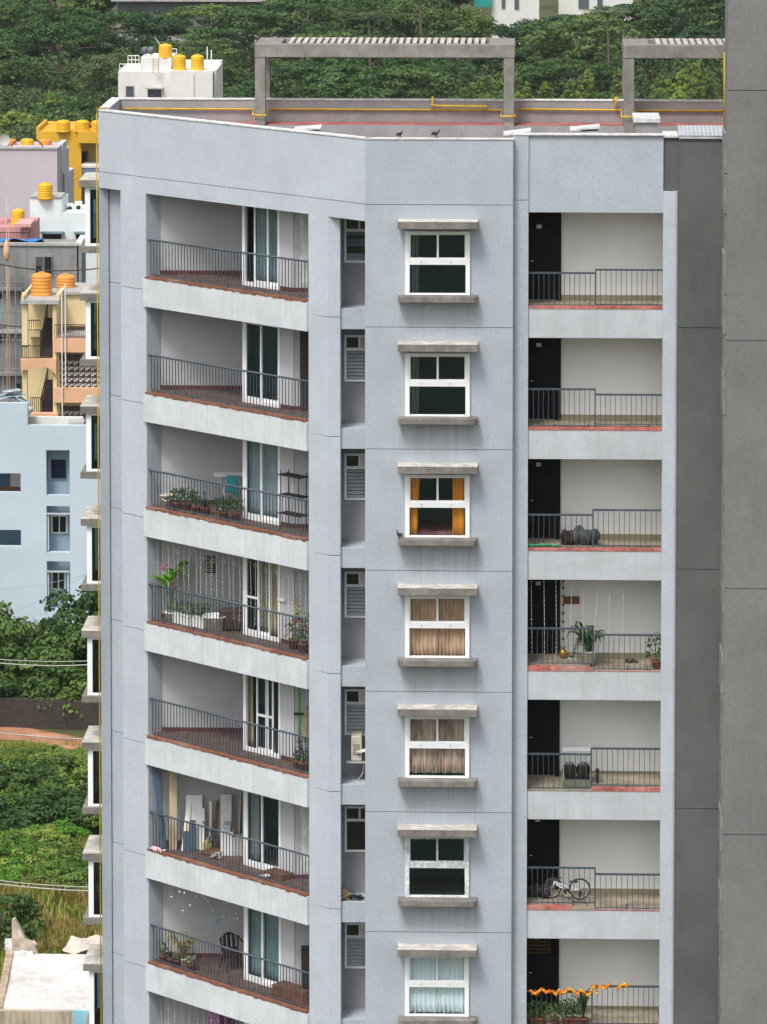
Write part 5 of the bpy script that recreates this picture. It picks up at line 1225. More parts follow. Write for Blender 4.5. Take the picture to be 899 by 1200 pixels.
# ------------------------------------------------------------------ things on the balconies
rg = random.Random(77)
def onF(px, py, k): return hit(px, py, FL(k)+.001)
def onB(px, d=.22):
    q_ = WL(ws(px, -d), -d); return (q_[0], q_[1]-.12, 0)
def pot_plant(name, p, label, cat='potted plant', group=None, pot=(.14, .26), pm=clay, leafm=L_house, kind='bushy', h=.6, r=.25, seed=0, flower=None, n=90, ls=.09):
    q = random.Random(seed); root = empty(name, p, label, cat, group, q.uniform(0, 6))
    pr, ph = pot
    mb = MB(); mb.lathe([(pr*.72, 0), (pr, ph*.88), (pr*1.1, ph*.88), (pr*1.1, ph), (pr*.95, ph), (pr*.9, ph*.9)], n=16); mb.build('pot', pm, root, (0,0,0))
    mb = MB()
    if kind == 'bushy':
        mb.tube([(0,0,ph*.9), (.02,0,ph+h*.5)], .012, 5)
        for i in range(n):
            a = q.uniform(0, 6.28); rr = r*math.sqrt(q.random()); z = ph+h*q.uniform(.1, 1)
            mb.leaf((rr*math.cos(a), rr*math.sin(a), z), ls*q.uniform(.7, 1.3), q, .4)
    elif kind == 'palm':
        for i in range(11): mb.frond((0,0,ph*.9), i*2.4+q.uniform(-.3,.3), r*q.uniform(.7, 1.15), h*q.uniform(.55, 1), .16, 6, q.uniform(.35, 1.1), rg=q)
    elif kind == 'broad':
        for i in range(8): mb.frond((0,0,ph*.9), i*2.4+q.uniform(-.3,.3), r*q.uniform(.6, 1.1), h*q.uniform(.5, 1), .075, 6, q.uniform(.3, .9), False, q)
    elif kind == 'canna':
        for i in range(6): 
            a = i*1.05+q.uniform(-.2,.2); hh = h*q.uniform(.45, .8); bx, by = .05*math.cos(a), .05*math.sin(a)
            mb.tube([(bx, by, ph*.9), (bx*2, by*2, ph+hh)], .012, 5)
            mb.frond((bx*2, by*2, ph+hh), a, r*q.uniform(.8, 1.1), h*.30, .19, 5, .5, False, q)
    mb.build('foliage', leafm, root, (0,0,0))
    if flower:
        mb = MB(); fm, nf, fs_ = flower
        for i in range(nf):
            a = q.uniform(0, 6.28); rr = r*q.uniform(.2, 1); c = (rr*math.cos(a), rr*math.sin(a), ph+h*q.uniform(.35, 1))
            for j in range(7): mb.leaf((c[0]+q.gauss(0, fs_*.3), c[1]+q.gauss(0, fs_*.3), c[2]+q.gauss(0, fs_*.3)), fs_, q)
        mb.build('flowers', fm, root, (0,0,0))
    return root
def planter(p, rz, L_, label, m, leafm, group, w=.2, h=.2, ph=.3, seed=0, flower=None, n=120):
    q = random.Random(seed); root = empty('planter', p, label, 'planter', group, rz)
    mb = MB(); mb.box(-L_/2, L_/2, -w/2, w/2, 0, h-.02); mb.box(-L_/2-.012, L_/2+.012, -w/2-.012, w/2+.012, h-.03, h); mb.build('trough', m, root, (0,0,0), bevel=.012)
    mb = MB()
    for i in range(n): mb.leaf((q.uniform(-L_/2, L_/2)*1.05, q.gauss(0, w*.4), h+ph*q.uniform(-.05, 1)), .085*q.uniform(.7,1.3), q, .5)
    mb.build('foliage', leafm, root, (0,0,0))
    if flower:
        mb = MB()
        for i in range(flower[1]):
            c = (q.uniform(-L_/2, L_/2), q.gauss(0, w*.4), h+ph*q.uniform(.4, 1))
            for j in range(6): mb.leaf((c[0]+q.gauss(0,.02), c[1]+q.gauss(0,.02), c[2]+q.gauss(0,.02)), .06, q)
        mb.build('flowers', flower[0], root, (0,0,0))
    return root
WA = math.atan2(UY, UX)
def leaning(name, x0, x1, y, z0, z1, lean, m, label, cat, group=None, top_shift=0, th=.03, rz=0):
    """board standing on the floor and leaning back"""
    h = z1-z0; w = x1-x0; mb = MB()
    v = [(-w/2, 0, 0), (w/2, 0, 0), (w/2, th, 0), (-w/2, th, 0), (-w/2+top_shift, lean, h), (w/2+top_shift, lean, h), (w/2+top_shift, lean+th, h), (-w/2+top_shift, lean+th, h)]
    mb.add(v, [(0,3,2,1),(4,5,6,7),(0,1,5,4),(1,2,6,5),(2,3,7,6),(3,0,4,7)])
    return one(mb, name, m, ((x0+x1)/2, y, z0), label, cat, group, rz, bevel=.006)

# balcony 3 (third from top)
k = 3; F = FL(k)
p = onB(196)
e = empty('paint_bucket', (p[0], p[1]+.12, F), 'cream bucket at the left end of the plant row on the third balcony down', 'bucket')
mb = MB(); mb.lathe([(.15, 0), (.19, .34), (.2, .34), (.2, .37), (.185, .37), (.17, .3)], n=18); mb.build('body', cream_p, e, (0,0,0)); mb = MB(); mb.tube([(-.19,0,.34), (-.12,-.14,.26), (0,-.2,.22), (.12,-.14,.26), (.19,0,.34)], .008, 5); mb.build('handle', galv, e, (0,0,0))
row = [(208, 604, 'leafy pot second from the bucket'), (219, 606, 'leafy pot'), (230, 608, 'leafy pot'), (241, 610, 'leafy pot'), (262, 612, 'leafy pot'), (276, 610, 'leafy pot')]
labs = ('trailing yellow green plant next to the cream bucket', 'dark leafy plant in the middle of the left plant row', 'bushy green plant left of the drying rack', 'spiky dark plant just left of the drying rack', 'fern like plant under the drying rack', 'bushy plant beside the white door frame')
for i, (px, py, _) in enumerate(row):
    p = onB(px, .25+.1*(i % 2)); pot_plant('potted_plant', (p[0], p[1]+.12, F), labs[i]+', third balcony down', group='pots on the third balcony down', leafm=(L_lite, L_mid, L_house, L_dark, L_house, L_house)[i], kind=('bushy','bushy','bushy','broad','bushy','bushy')[i], h=.38, r=.24, seed=i+30, pot=(.12, .2), n=110)
p = onF(268, 597, k); e = empty('drying_rack', (p[0]+.1, p[1]+.25, F), 'white folding drying rack with turquoise cloth on the third balcony down', 'drying rack', rz=.2)
mb = MB()
for s in (-1, 1): mb.tube([(s*.25-.12, -.2, 0), (s*.25+.12, .2, .88)], .012, 5); mb.tube([(s*.25+.12, -.2, 0), (s*.25-.12, .2, .88)], .012, 5)
mb.build('legs', white_p, e, (0,0,0)); mb = MB()
for i in range(9): mb.tube([(-.5+.0, -.25+.06*i, .9), (.55, -.25+.06*i, .9)], .008, 4)
mb.tube([(-.5,-.26,.9), (-.5,.24,.9), (.55,.24,.9), (.55,-.26,.9), (-.5,-.26,.9)], .012, 5); mb.build('top', white_p, e, (0,0,0))
mb = MB(); n_ = 8; vs = []; fs = []
for j in range(7):
    for i in range(n_+1): vs.append((-.16+.32*i/n_, -.29-.015*math.sin(i*2), .5-.0*j+.42*(1-j/6)-.02*i*(j/6)))
for j in range(6):
    for i in range(n_): fs.append((j*(n_+1)+i, j*(n_+1)+i+1, (j+1)*(n_+1)+i+1, (j+1)*(n_+1)+i))
mb.add(vs, fs, True); o = one(mb, 'towel', mat('turquoise_cloth', (.05,.34,.36), .9, .1, 3), (p[0]+.1, p[1]+.25, F), 'turquoise towel hanging from the drying rack on the third balcony down', 'towel'); q = o.modifiers.new('s', 'SOLIDIFY'); q.thickness = .008
p = onB(343, .45); e = empty('shelf_rack', (p[0]+.02, p[1]+.22, F), 'black wire shelf rack with three tiers, right end of the third balcony down', 'rack', rz=WA)
mb = MB()
for sx in (-.33, .33):
    for sy in (-.14, .14): mb.tube([(sx, sy, 0), (sx, sy, 1.52)], .013, 5)
mb.build('frame', black_m, e, (0,0,0))
for z in (.42, .9, 1.42):
    mb = MB()
    for i in range(7): mb.tube([(-.4, -.18+.06*i, z), (.4, -.18+.06*i, z+.0)], .009, 4)
    for sx in (-.4, .4): mb.tube([(sx, -.2, z), (sx, .2, z)], .012, 4)
    mb.build('shelf', black_m, e, (0,0,0))

# balcony 4
k = 4; F = FL(k)
p = onB(199, .28); pot_plant('potted_plant', (p[0], p[1]+.1, F), 'tall canna with broad leaves and pink blooms, left end of the fourth balcony', group=None, kind='canna', h=1.35, r=.65, seed=3, flower=(L_pink, 9, .09), pm=white_p, leafm=L_bright, pot=(.16, .3))
p = onB(214, .3); planter((p[0], p[1]+.12, F), WA, .62, 'white planter with white blossoms beside the tall canna', white_p, L_house, 'white planters on the fourth balcony', seed=4, flower=(L_white, 9), h=.3, ph=.35)
p = onB(226, .35); planter((p[0]+.15, p[1]+.12, F), WA, .55, 'white planter with dark upright leaves, second of the two', white_p, L_dark, 'white planters on the fourth balcony', seed=5, h=.3, ph=.3)
p = onB(240, .45); pot_plant('potted_plant', (p[0], p[1]+.3, F), 'dark leafy pot between the planters and the washing tub', h=.4, r=.2, seed=6, leafm=L_dark, pot=(.13, .22))
p = onF(251, 742, k); e = empty('washing_tub', (p[0], p[1]+.35, F), 'large white tub with a wide rim left of the dark wicker baskets', 'tub')
mb = MB(); mb.lathe([(.2, 0), (.29, .36), (.33, .37), (.33, .41), (.28, .4), (.2, .08)], n=20); mb.build('body', white_p, e, (0,0,0)); mb = MB(); mb.tube([(-.3,0,.36), (0,-.31,.30), (.3,0,.36)], .012, 5); mb.build('handle', white_p, e, (0,0,0))
for i, (px, lab) in enumerate(((268, 'dark wicker laundry basket right of the white tub'), (280, 'dark wicker laundry basket touching the white door frame'))):
    p = onF(px-1, 741, k); e = empty('wicker_basket', (p[0], p[1]+.35, F), lab+', fourth balcony', 'basket', 'wicker baskets on the fourth balcony')
    mb = MB(); prof = []
    for j in range(13): prof += [(.24+.03*math.sin(j/12*3.1)+(.012 if j % 2 else 0), .04+.44*j/12)]
    mb.lathe(prof, n=20); mb.build('body', brown_p, e, (0,0,0)); mb = MB(); mb.lathe([(.27, .48), (.27, .52), (.2, .55), (.02, .56)], n=20); mb.build('lid', brown_p, e, (0,0,0))
p = onB(355, .28); pot_plant('potted_plant', (p[0], p[1]+.12, F), 'bushy potted plant with magenta blooms at the right end of the fourth balcony', h=.75, r=.28, seed=9, flower=(L_pink, 8, .08), n=180)
p = onB(344, .38); pot_plant('potted_plant', (p[0], p[1]+.2, F), 'bronze leaved potted plant left of the magenta one, fourth balcony', h=.5, r=.24, seed=10, leafm=L_straw, n=130)
# wall sign with pale letter-like strokes
yb_ = YB-.075
x0, x1 = X_(240.5, yb_, 660), X_(252, yb_, 660); z0, z1 = Z_(673, yb_), Z_(653, yb_)
e = empty('wall_sign', ((x0+x1)/2, yb_, z0), 'small dark square wall sign with pale cut-out pattern behind the light strings', 'sign'); w = (x1-x0); h = z1-z0
mb = MB(); mb.box(-w/2, w/2, -.02, 0, 0, h); mb.build('board', mat('dark_sign_board', (.06,.05,.04), .7, .1, 3), e, (0,0,0))
mb = MB(); q = random.Random(2)
for j in range(4):
    for i in range(5):
        x = -w/2+.03+i*(w-.06)/5; z = h*(.08+.23*j); ww = (w-.06)/5*.7
        mb.box(x, x+ww, -.028, -.02, z, z+.014); mb.box(x+(0 if q.random() < .5 else ww-.014), x+(.014 if q.random() < .5 else ww), -.0275, -.02, z, z+h*.14); mb.box(x, x+ww, -.0285, -.02, z+h*.13, z+h*.13+.014)
mb.build('pattern', mat('pale_gold', (.60,.54,.38), .6, .1, 3), e, (0,0,0))
mb = MB()
p = WL(ws(348, -1.0), -1.0)
xx, yy = X_(348, YFW, 715), YFW-.02; zc = Z_(713, YFW)
for i in range(14): a = i*.9; mb.ball((.05*math.cos(a), -.01, .16-.03*i), .022, .015, .03, 6, 4)
mb.tube([(0,0,.28), (-.09,-.01,.1), (.09,-.01,-.05), (-.05,-.01,-.22)], .014, 5); mb.tube([(0,0,.28), (.09,-.01,.1), (-.06,-.01,-.05), (.07,-.01,-.25)], .012, 5)
one(mb, 'wall_hanging', mat('pale_straw', (.55,.47,.25), .8, .1, 4), (xx, yy, zc), 'pale straw ornament on the wall right of the fourth balcony door', 'ornament')
xx = ws(331, D_OFF); pp = WL(xx, D_OFF); mb = MB(); mb.box(-.13, .13, -.07, 0, -.035, .04); mb.box(-.11, .11, -.074, -.07, -.02, .03); one(mb, 'wall_box', white_p, (pp[0], pp[1], Z_(703.5, pp[1])), 'small white box on the pale wall beside the fourth balcony door', 'box', rz=WA, bevel=.01)
# strings of fairy lights
str_m = mat('clear_wire', (.55,.54,.52), .5, .05, 2); bulb_m = mat('frosted_bulb', (.75,.74,.70), .3, .03, 2)
def light_strings(k, pxs, d, drop, label, hearts=True, seed=0):
    F = FL(k); q = random.Random(seed); p0 = WL(ws(pxs[0], d), d); root = empty('light_strings', (p0[0], p0[1], F+2.2), label, 'fairy lights', world_children=True)
    wr = MB(); bl = MB()
    for px in pxs:
        p = WL(ws(px, d), d); L_ = drop*q.uniform(.93, 1.0); sway = q.uniform(-.04, .04)
        wr.tube([(p[0], p[1], F+2.28), (p[0]+sway, p[1], F+2.28-L_*.5), (p[0]+q.uniform(-.02,.02), p[1], F+2.28-L_)], .0045, 4)
        z = F+2.2
        while z > F+2.28-L_: bl.ball((p[0]+sway*.6, p[1], z), .010, .010, .014, 5, 4); z -= .13
    wr.build('wire', str_m, root); bl.build('bulbs', bulb_m, root)
    if hearts:
        hm = MB()
        for px in pxs[::2]:
            p = WL(ws(px+q.uniform(-2,2), d-.1), d-.1); z = F+2.05-q.uniform(0, .2)
            pts = [(p[0]+.06*math.sin(t_)**3, p[1], z+.055*(math.cos(t_)-.35*math.cos(2*t_))) for t_ in [6.283*i/12 for i in range(13)]]
            hm.tube(pts, .005, 4)
        hm.build('wire_shapes', bulb_m, root)
light_strings(4, [184+6.4*i for i in range(28)], -.2, 1.9, 'curtain of pale light strings hanging across the whole fourth balcony', seed=1)
light_strings(8, [186+8.5*i for i in range(21)], -.2, 1.9, 'pale light strings hanging in the lowest balcony, at the bottom edge', False, 2)
# hanging bits in balcony 7
F = FL(7); q = random.Random(4); root = empty('hanging_shapes', (at(215, 1060, 111)[0], 111, F+2.2), 'tiny white bulbs and wire shapes dangling in the seventh balcony', 'decoration', world_children=True); mb = MB(); m2 = MB()
for i in range(20):
    px = q.uniform(195, 285); Y = 110.6; x = X_(px, Y, 1060); zt_ = F+2.45; z = Z_(1042+(px-195)*.18+q.uniform(0, 26), Y)
    mb.tube([(x, Y, zt_), (x, Y, z)], .002, 3); m2.ball((x, Y, z), .022, .022, .03, 6, 4)
mb.build('threads', str_m, root); m2.build('bulbs', bulb_m, root)

# balcony 5
k = 5; F = FL(k); xx = X_(350.5, YFW, 850)
e = empty('mop', (xx, YFW-.06, F+.15), 'lime green mop leaning upright in the right corner of the fifth balcony', 'mop')
mb = MB(); mb.tube([(0,0,.1), (0,.02,1.95)], .022, 7); mb.build('handle', green_p, e, (0,0,0)); mb = MB(); mb.box(-.13, .13, -.03, .03, 1.12, 1.17); mb.build('wall_clip', black_m, e, (0,0,0)); mb = MB()
for i in range(30): a = q.uniform(0, 6.28); mb.tube([(0,0,.14), (.05*math.cos(a), .04*math.sin(a), .05), (.08*math.cos(a), .05*math.sin(a), -.14)], .009, 4)
mb.build('head', white_p, e, (0,0,0))
mb = MB(); mb.tube([(0,0,0), (.03,.04,1.5)], .02, 7); one(mb, 'broom_stick', mat('ochre_stick', (.55,.36,.06), .6, .1, 3), (X_(358, YFW, 880), YFW-.08, F), 'ochre stick leaning right of the lime green mop', 'stick')
p = onB(355, .25); pot_plant('potted_plant', (p[0]-.0, p[1]+.12, F), 'potted plant with purple blooms at the right end of the fifth balcony', h=.62, r=.17, seed=14, flower=(L_purp, 9, .09), pot=(.13, .24), n=90)
p = onB(347.5, .3); pot_plant('potted_plant', (p[0]-.0, p[1]+.2, F), 'small plain green pot left of the purple blooms, fifth balcony', h=.3, r=.12, seed=15, pot=(.1, .2), n=50)

# balcony 6: stored boards
k = 6; F = FL(k); yb_ = YB-.5
def XB(px): return X_(px, yb_, 960)
G = 'boards stored on the sixth balcony'
leaning('plank', XB(190), XB(197), YB-.75, F, F+2.28, .3, navy_board, 'long slate blue plank leaning left at the left end of the sixth balcony', 'plank', G, top_shift=-.26)
leaning('panel', XB(198.5), XB(207.5), YB-.6, F, F+2.35, .2, wood_l, 'tall pale wood panel beside the slate blue plank', 'panel', G)
leaning('board', XB(217), XB(236.5), YB-.55, F, F+1.38, .35, white_p, 'broad white board, tallest of the white stack on the sixth balcony', 'board', G)
leaning('board', XB(213), XB(219), YB-.7, F, F+1.25, .45, white_p, 'narrow white board propped at the left of the white stack', 'board', G, top_shift=.12)
leaning('board', XB(235), XB(239.5), YB-.62, F, F+1.05, .3, white_p, 'narrow white board propped at the right of the white stack', 'board', G)
leaning('board', XB(216), XB(223), YB-.85, F, F+.52, .2, navy_board, 'short slate blue board, lower left of the white stack', 'board', G)
leaning('board', XB(223), XB(229.5), YB-.82, F, F+.80, .25, navy_board, 'taller slate blue board in front of the white stack', 'board', G)
leaning('board', XB(219), XB(224), YB-.8, F, F+.78, .25, wood_l, 'tan board edge between white and slate blue boards', 'board', G)
leaning('board', XB(244), XB(247.5), YB-.35, F, F+1.2, .2, white_p, 'thin white strip right of the white stack, by the back wall', 'strip', G)
leaning('board', XB(249.5), XB(252.5), YB-.35, F, F+1.22, .2, wood_b, 'thin brown strip next to the thin white strip', 'strip', G, top_shift=.06)
leaning('marble_slab', XB(258), XB(271), YB-.65, F+.0, F+1.42, .4, marble, 'veined marble slab above the white crates on the sixth balcony', 'slab', G)
leaning('plank', XB(280.5), XB(284.5), YB-.8, F, F+2.3, .3, teal_board, 'teal plank leaning right beside the sixth balcony door', 'plank', G, top_shift=.1)
leaning('plank', XB(279), XB(281), YB-.9, F, F+1.45, .2, wood_l, 'thin pale plank left of the teal plank', 'plank', G, top_shift=.06)
leaning('plank', XB(286.5), XB(289), YB-1.3, F, F+2.2, .2, wood_l, 'thin pale plank right of the teal plank, touching the door', 'plank', G)
def carton(px, pxw, zt_, Y, m, label, nm='carton', zb_=0):
    x0, x1 = X_(px, Y, 1000), X_(px+pxw, Y, 1000); e = empty(nm, ((x0+x1)/2, Y, F+zb_), label, 'box', 'boxes on the sixth balcony'); w = x1-x0
    mb = MB(); mb.box(-w/2, w/2, 0, .4, 0, zt_); mb.build('body', m, e, (0,0,0), bevel=.01); mb = MB(); mb.box(-w/2-.01, w/2+.01, -.01, .41, zt_-.07, zt_+.005); mb.build('rim', m, e, (0,0,0)); return e
carton(258, 15, .62, YB-1.15, white_p, 'white crate under the marble slab, left one'); carton(272.5, 12, .50, YB-1.15, mat('pale_grey_box', (.5,.53,.55), .6, .05, 3), 'pale grey crate right of the white crate')
carton(262, 8, .18, YB-1.1, mat('grey_box', (.42,.45,.47), .6, .05, 3), 'small grey box on top of the white crate', zb_=.626)
p = onF(243, 1003, k); e = empty('tripod_stool', (p[0]+.1, p[1]+.3, F), 'dark folding stand crossing before the yellowish bag on the sixth balcony', 'stand')
mb = MB(); mb.tube([(-.25, 0, .85), (.3, 0, .1)], .02, 6); mb.tube([(.05, .1, .8), (-.15, .1, .0)], .018, 6); mb.build('legs', navy_board, e, (0,0,0)); mb = MB(); mb.lathe([(.3, .0), (.3, .03), (.26, .04)], n=18); mb.build('hoop', wood_b, e, (.0, 0, .02))
mb = MB(); mb.ball((0,0,.16), .13, .1, .17, 10, 7); mb.tube([(0,0,.3), (.02,0,.38)], .04, 6); one(mb, 'bag', mat('olive_yellow_bag', (.42,.38,.12), .8, .2, 5), (XB(244), YB-.7, F), 'small olive yellow bag behind the dark folding stand', 'bag')
p = onF(254, 1008, k); mb = MB(); q = random.Random(6)
for i in range(7): mb.tube([(q.uniform(-.15,.15), q.uniform(-.1,.1), .02), (q.uniform(-.15,.15), q.uniform(-.1,.1), .18), (q.uniform(-.2,.2), q.uniform(-.1,.1), .05)], .035, 6, .02)
one(mb, 'crumpled_cloth', mat('off_white_cloth', (.6,.57,.52), .9, .2, 4), (p[0], p[1]+.1, F), 'crumpled off white cloth behind the sixth balcony rail', 'cloth')
def crate(p, label, rz=0, grp='wooden crates on the balconies', w=.7, d_=.45, h=.16, m=wood_b):
    e = empty('wooden_crate', p, label, 'crate', grp, rz); mb = MB()
    for i in range(3): mb.box(-w/2, w/2, -d_/2, -d_/2+.02, .01+i*h/2.7, .01+i*h/2.7+h*.24); mb.box(-w/2, w/2, d_/2-.02, d_/2, .01+i*h/2.7, .01+i*h/2.7+h*.24)
    mb.build('slats', m, e, (0,0,0)); mb = MB()
    for x in (-w/2, w/2-.03): mb.box(x, x+.03, -d_/2+.021, d_/2-.021, 0, h)
    for i in range(5): mb.box(-w/2+.031, w/2-.031, -d_/2+.03+i*d_/5.6, -d_/2+.03+i*d_/5.6+.05, h-.02, h)
    mb.build('frame', m, e, (0,0,0)); return e
p = onB(326, .45); crate((p[0], p[1]+.22, F), 'low brown crate before the sixth balcony door, with rags', WA)
p = onF(310, 1030, k); mb = MB(); q = random.Random(9)
for i in range(6): mb.ball((q.uniform(-.14,.14), q.uniform(-.06,.06), .04+q.uniform(0,.04)), .06, .05, .04, 7, 5)
one(mb, 'rag', mat('pale_rag', (.55,.52,.5), .9, .2, 5), (p[0], p[1]+.15, F), 'pale rag on the floor left of the low crate, sixth balcony', 'rag')
mb = MB(); q = random.Random(10)
for i in range(16): a = q.uniform(0, 3); x = q.uniform(-.28, .28); mb.tube([(x, 0, .02), (x+q.uniform(-.08,.08), -.03, .09), (x+q.uniform(-.12,.12), -.06, q.uniform(-.02,.05))], .018, 5)
pp = WL(ws(184, .04), .04); one(mb, 'pink_cloth', mat('pink_white_cloth', (.68,.30,.42), .9, .3, 12, col2=(.75,.65,.68)), (pp[0], pp[1], F+.02), 'pink and white cloth draped on the left end of the sixth balcony edge', 'cloth', rz=WA)

# balcony 7
k = 7; F = FL(k)
p = onB(213, .32); pot_plant('potted_palm', (p[0], p[1]+.22, F), 'straggly straw coloured palm in a white pot on the seventh balcony', kind='palm', h=1.15, r=.75, seed=20, leafm=L_straw, pm=white_p, pot=(.14, .2))
for i, (px, py, lab, fl, lm_) in enumerate(((190, 1126, 'pot with yellow blossoms at the left end of the seventh balcony', (L_white, 6, .07), L_house), (199, 1130, 'low clay pot left of the straggly palm, seventh balcony', None, L_mid), (206, 1132, 'small brown clay pot close to the straggly palm', None, L_straw), (222, 1136, 'low pot with yellow flowers right of the straggly palm', (L_white, 5, .07), L_lite))):
    p = onB(px, .22); pot_plant('potted_plant', (p[0], p[1]+.14, F), lab, group='pots on the seventh balcony', h=(.35, .14, .12, .2)[i], r=.13, seed=40+i, pot=(.11, .17), n=50, flower=fl, leafm=lm_)
def plastic_chair(p, rz, label):
    e = empty('plastic_chair', p, label, 'chair', None, rz); cm = mat('dark_brown_plastic', (.035,.025,.027), .35, .1, 3, spec=.5)
    mb = MB(); mb.box(-.23, .23, -.22, .22, .42, .45); mb.build('seat', cm, e, (0,0,0), bevel=.015)
    mb = MB(); 
    pts = []; n_ = 12
    vs = []; fs = []
    for j in range(8):
        t_ = j/7; z = .46+.46*t_; w = .22+.04*math.sin(math.pi*min(1, t_*1.1)) if t_ < .8 else .22*math.cos((t_-.8)/.2*1.1)+.04
        for i in range(n_+1): u = i/n_*2-1; vs.append((u*w, .22+.08*t_-.05*(1-u*u)*-1-.05, z-(.06*u*u if t_ > .7 else 0)))
    for j in range(7):
        for i in range(n_): 
            if i % 3 == 1 and 1 <= j <= 5: continue
            fs.append((j*(n_+1)+i, j*(n_+1)+i+1, (j+1)*(n_+1)+i+1, (j+1)*(n_+1)+i))
    mb.add(vs, fs, True); o = mb.build('backrest', cm, e, (0,0,0)); so = o.modifiers.new('s', 'SOLIDIFY'); so.thickness = .012
    for sx in (-1, 1):
        mb = MB(); mb.tube([(sx*.25, .26, .8), (sx*.3, .08, .70), (sx*.3, -.16, .66), (sx*.29, -.22, .6), (sx*.27, -.24, .42)], .022, 7); mb.build('armrest', cm, e, (0,0,0))
        for sy in (-1, 1): mb = MB(); mb.tube([(sx*.21, sy*.19, .43), (sx*.27, sy*.25, 0)], .028, 7, .02); mb.build('leg', cm, e, (0,0,0))
    return e
p = onF(272, 1134, k); plastic_chair((p[0]+.02, p[1]-.1, F), .45, 'dark plastic armchair beside the teal curtains on the seventh balcony')
x0, x1 = X_(243.5, YB-.075, 1080), X_(255, YB-.075, 1080); z0, z1 = Z_(1084.5, YB), Z_(1074, YB)
mb = MB(); mb.box(-(x1-x0)/2, (x1-x0)/2, -.02, 0, 0, z1-z0); mb.box(-.07, .08, -.04, -.02, .09, .2); mb.tube([(-.1, -.01, z1-z0), (0, -.01, z1-z0+.28), (.1, -.01, z1-z0)], .005, 4)
one(mb, 'wall_plaque', mat('pale_blue_plaque', (.40,.50,.56), .5, .1, 3), ((x0+x1)/2, YB-.07, z0), 'pale blue plaque on the back wall of the seventh balcony', 'plaque')
x0, x1 = X_(354, YFW, 1150), Lc[0]-.02; e = empty('cabinet', ((x0+x1)/2, YFW-.2, F), 'dark cabinet at the right end of the seventh balcony', 'cabinet')
w = x1-x0; mb = MB(); mb.box(-w/2, w/2, -.12, .2, .04, 1.28); mb.build('carcass', mat('dark_wood', (.035,.028,.026), .5, .1, 2), e, (0,0,0), bevel=.01); mb = MB(); mb.box(-w/2-.01, w/2+.01, -.14, .2, 1.28, 1.31); mb.build('top', black_m, e, (0,0,0))
p = onB(336, .4); crate((p[0]+.0, p[1]+.15, F), 'lower brown crate of the stack of two on the seventh balcony', WA); crate((p[0]+.0, p[1]+.15, F+.17), 'upper brown crate of the stack of two on the seventh balcony', WA+.05)
p = onB(353, .3); 
for j, lab in enumerate(('lower striped brown box at the right end of the seventh balcony', 'upper striped brown box at the right end of the seventh balcony')): crate((p[0]-.02, p[1]+.2, F+.17*j), lab, WA, w=.42, d_=.3, m=(clay, wood_b)[j])
mb = MB(); pp = onF(232, 1136, 7)
# laundry in balcony 8
F = FL(8)
for i, (px, m_, lab) in enumerate(((250, mat('lilac_print_cloth', (.45,.25,.45), .9, .4, 14), 'lilac printed cloth drying at the bottom edge, left of two'), (264, mat('purple_cloth', (.16,.06,.16), .9, .4, 14), 'dark purple cloth drying at the bottom edge, right of two'))):
    d = -.5; p = WL(ws(px, d), d); vs = []; fs = []; n_ = 12
    for j in range(6):
        for i_ in range(n_+1): vs.append((-.24+.48*i_/n_, .03*math.sin(i_*1.2+j*.3), -.18*j+.02*math.sin(i_*.7)))
    for j in range(5):
        for i_ in range(n_): fs.append((j*(n_+1)+i_, j*(n_+1)+i_+1, (j+1)*(n_+1)+i_+1, (j+1)*(n_+1)+i_))
    mb = MB(); mb.add(vs, fs, True); o = one(mb, 'laundry', m_, (p[0], p[1], Z_(1188+6*i, p[1])), lab, 'laundry', 'laundry at the bottom edge', rz=WA+.2); so = o.modifiers.new('s', 'SOLIDIFY'); so.thickness = .006

# ------------------------------------------------------------------ duct: air conditioner and junk
x0, x1 = X_(411.5, 107.35, 875), X_(424, 107.35, 875); z0, z1 = Z_(892, 107.35), Z_(863, 107.35)
e = empty('air_conditioner_unit', ((x0+x1)/2, 107.35, z0), 'cream outdoor air conditioner unit on a bracket in the narrow recess', 'air conditioner'); w = (x1-x0)/2; h = z1-z0
mb = MB(); mb.box(-w, w+.0, 0, .6, 0, h); mb.build('casing', cream_p, e, (0,0,0), bevel=.02)
mb = MB(); [mb.box(-w+.05, w-.04, -.01, .0, h*.25+i*.05, h*.25+i*.05+.012) for i in range(6)]; mb.build('vent_slots', black_m, e, (0,0,0))
mb = MB(); mb.box(-w-.12, w+.3, -.04, .05, -.05, -.012); mb.box(-w, -w+.04, 0, .62, -.05, -.013); mb.box(w-.04, w, .051, .62, -.05, -.013); mb.build('bracket', galv, e, (0,0,0))
mb = MB(); mb.tube([(w-.15, -.03, h*.35), (w+.1, -.1, h*.5), (w+.35, -.05, h*.62)], .03, 7); mb.tube([(w-.15, -.03, h*.3), (w+.1, -.12, h*.45), (w+.35, -.07, h*.5)], .02, 7); mb.build('pipe', white_p, e, (0,0,0))
mb = MB(); mb.tube([(w+.05, .2, -.05), (w+.02, .15, -.35), (w-.12, .1, -.55), (w-.32, .15, -.68)], .014, 6); mb.build('hose', white_p, e, (0,0,0))
zt = Z_(362, C_[1]+.08)-3.06*5+.0
q = random.Random(12); mb = MB()
for i in range(5): mb.M = Matrix.Translation((q.uniform(-.09,.09), q.uniform(0,.25), .05+.05*i)) @ Matrix.Rotation(q.uniform(-.6,.6), 4, 'Y') @ Matrix.Rotation(q.uniform(-1,1), 4, 'Z'); mb.box(-.1, .1, -.08, .08, -.03, .03)
one(mb, 'cardboard_scrap', mat('cardboard', (.36,.25,.16), .9, .2, 4), (X_(404, 107.2, 1055)+.02, 107.15, zt-.03), 'crumpled brown cardboard on the recess ledge below the dark louvreless window', 'cardboard')
mb = MB()
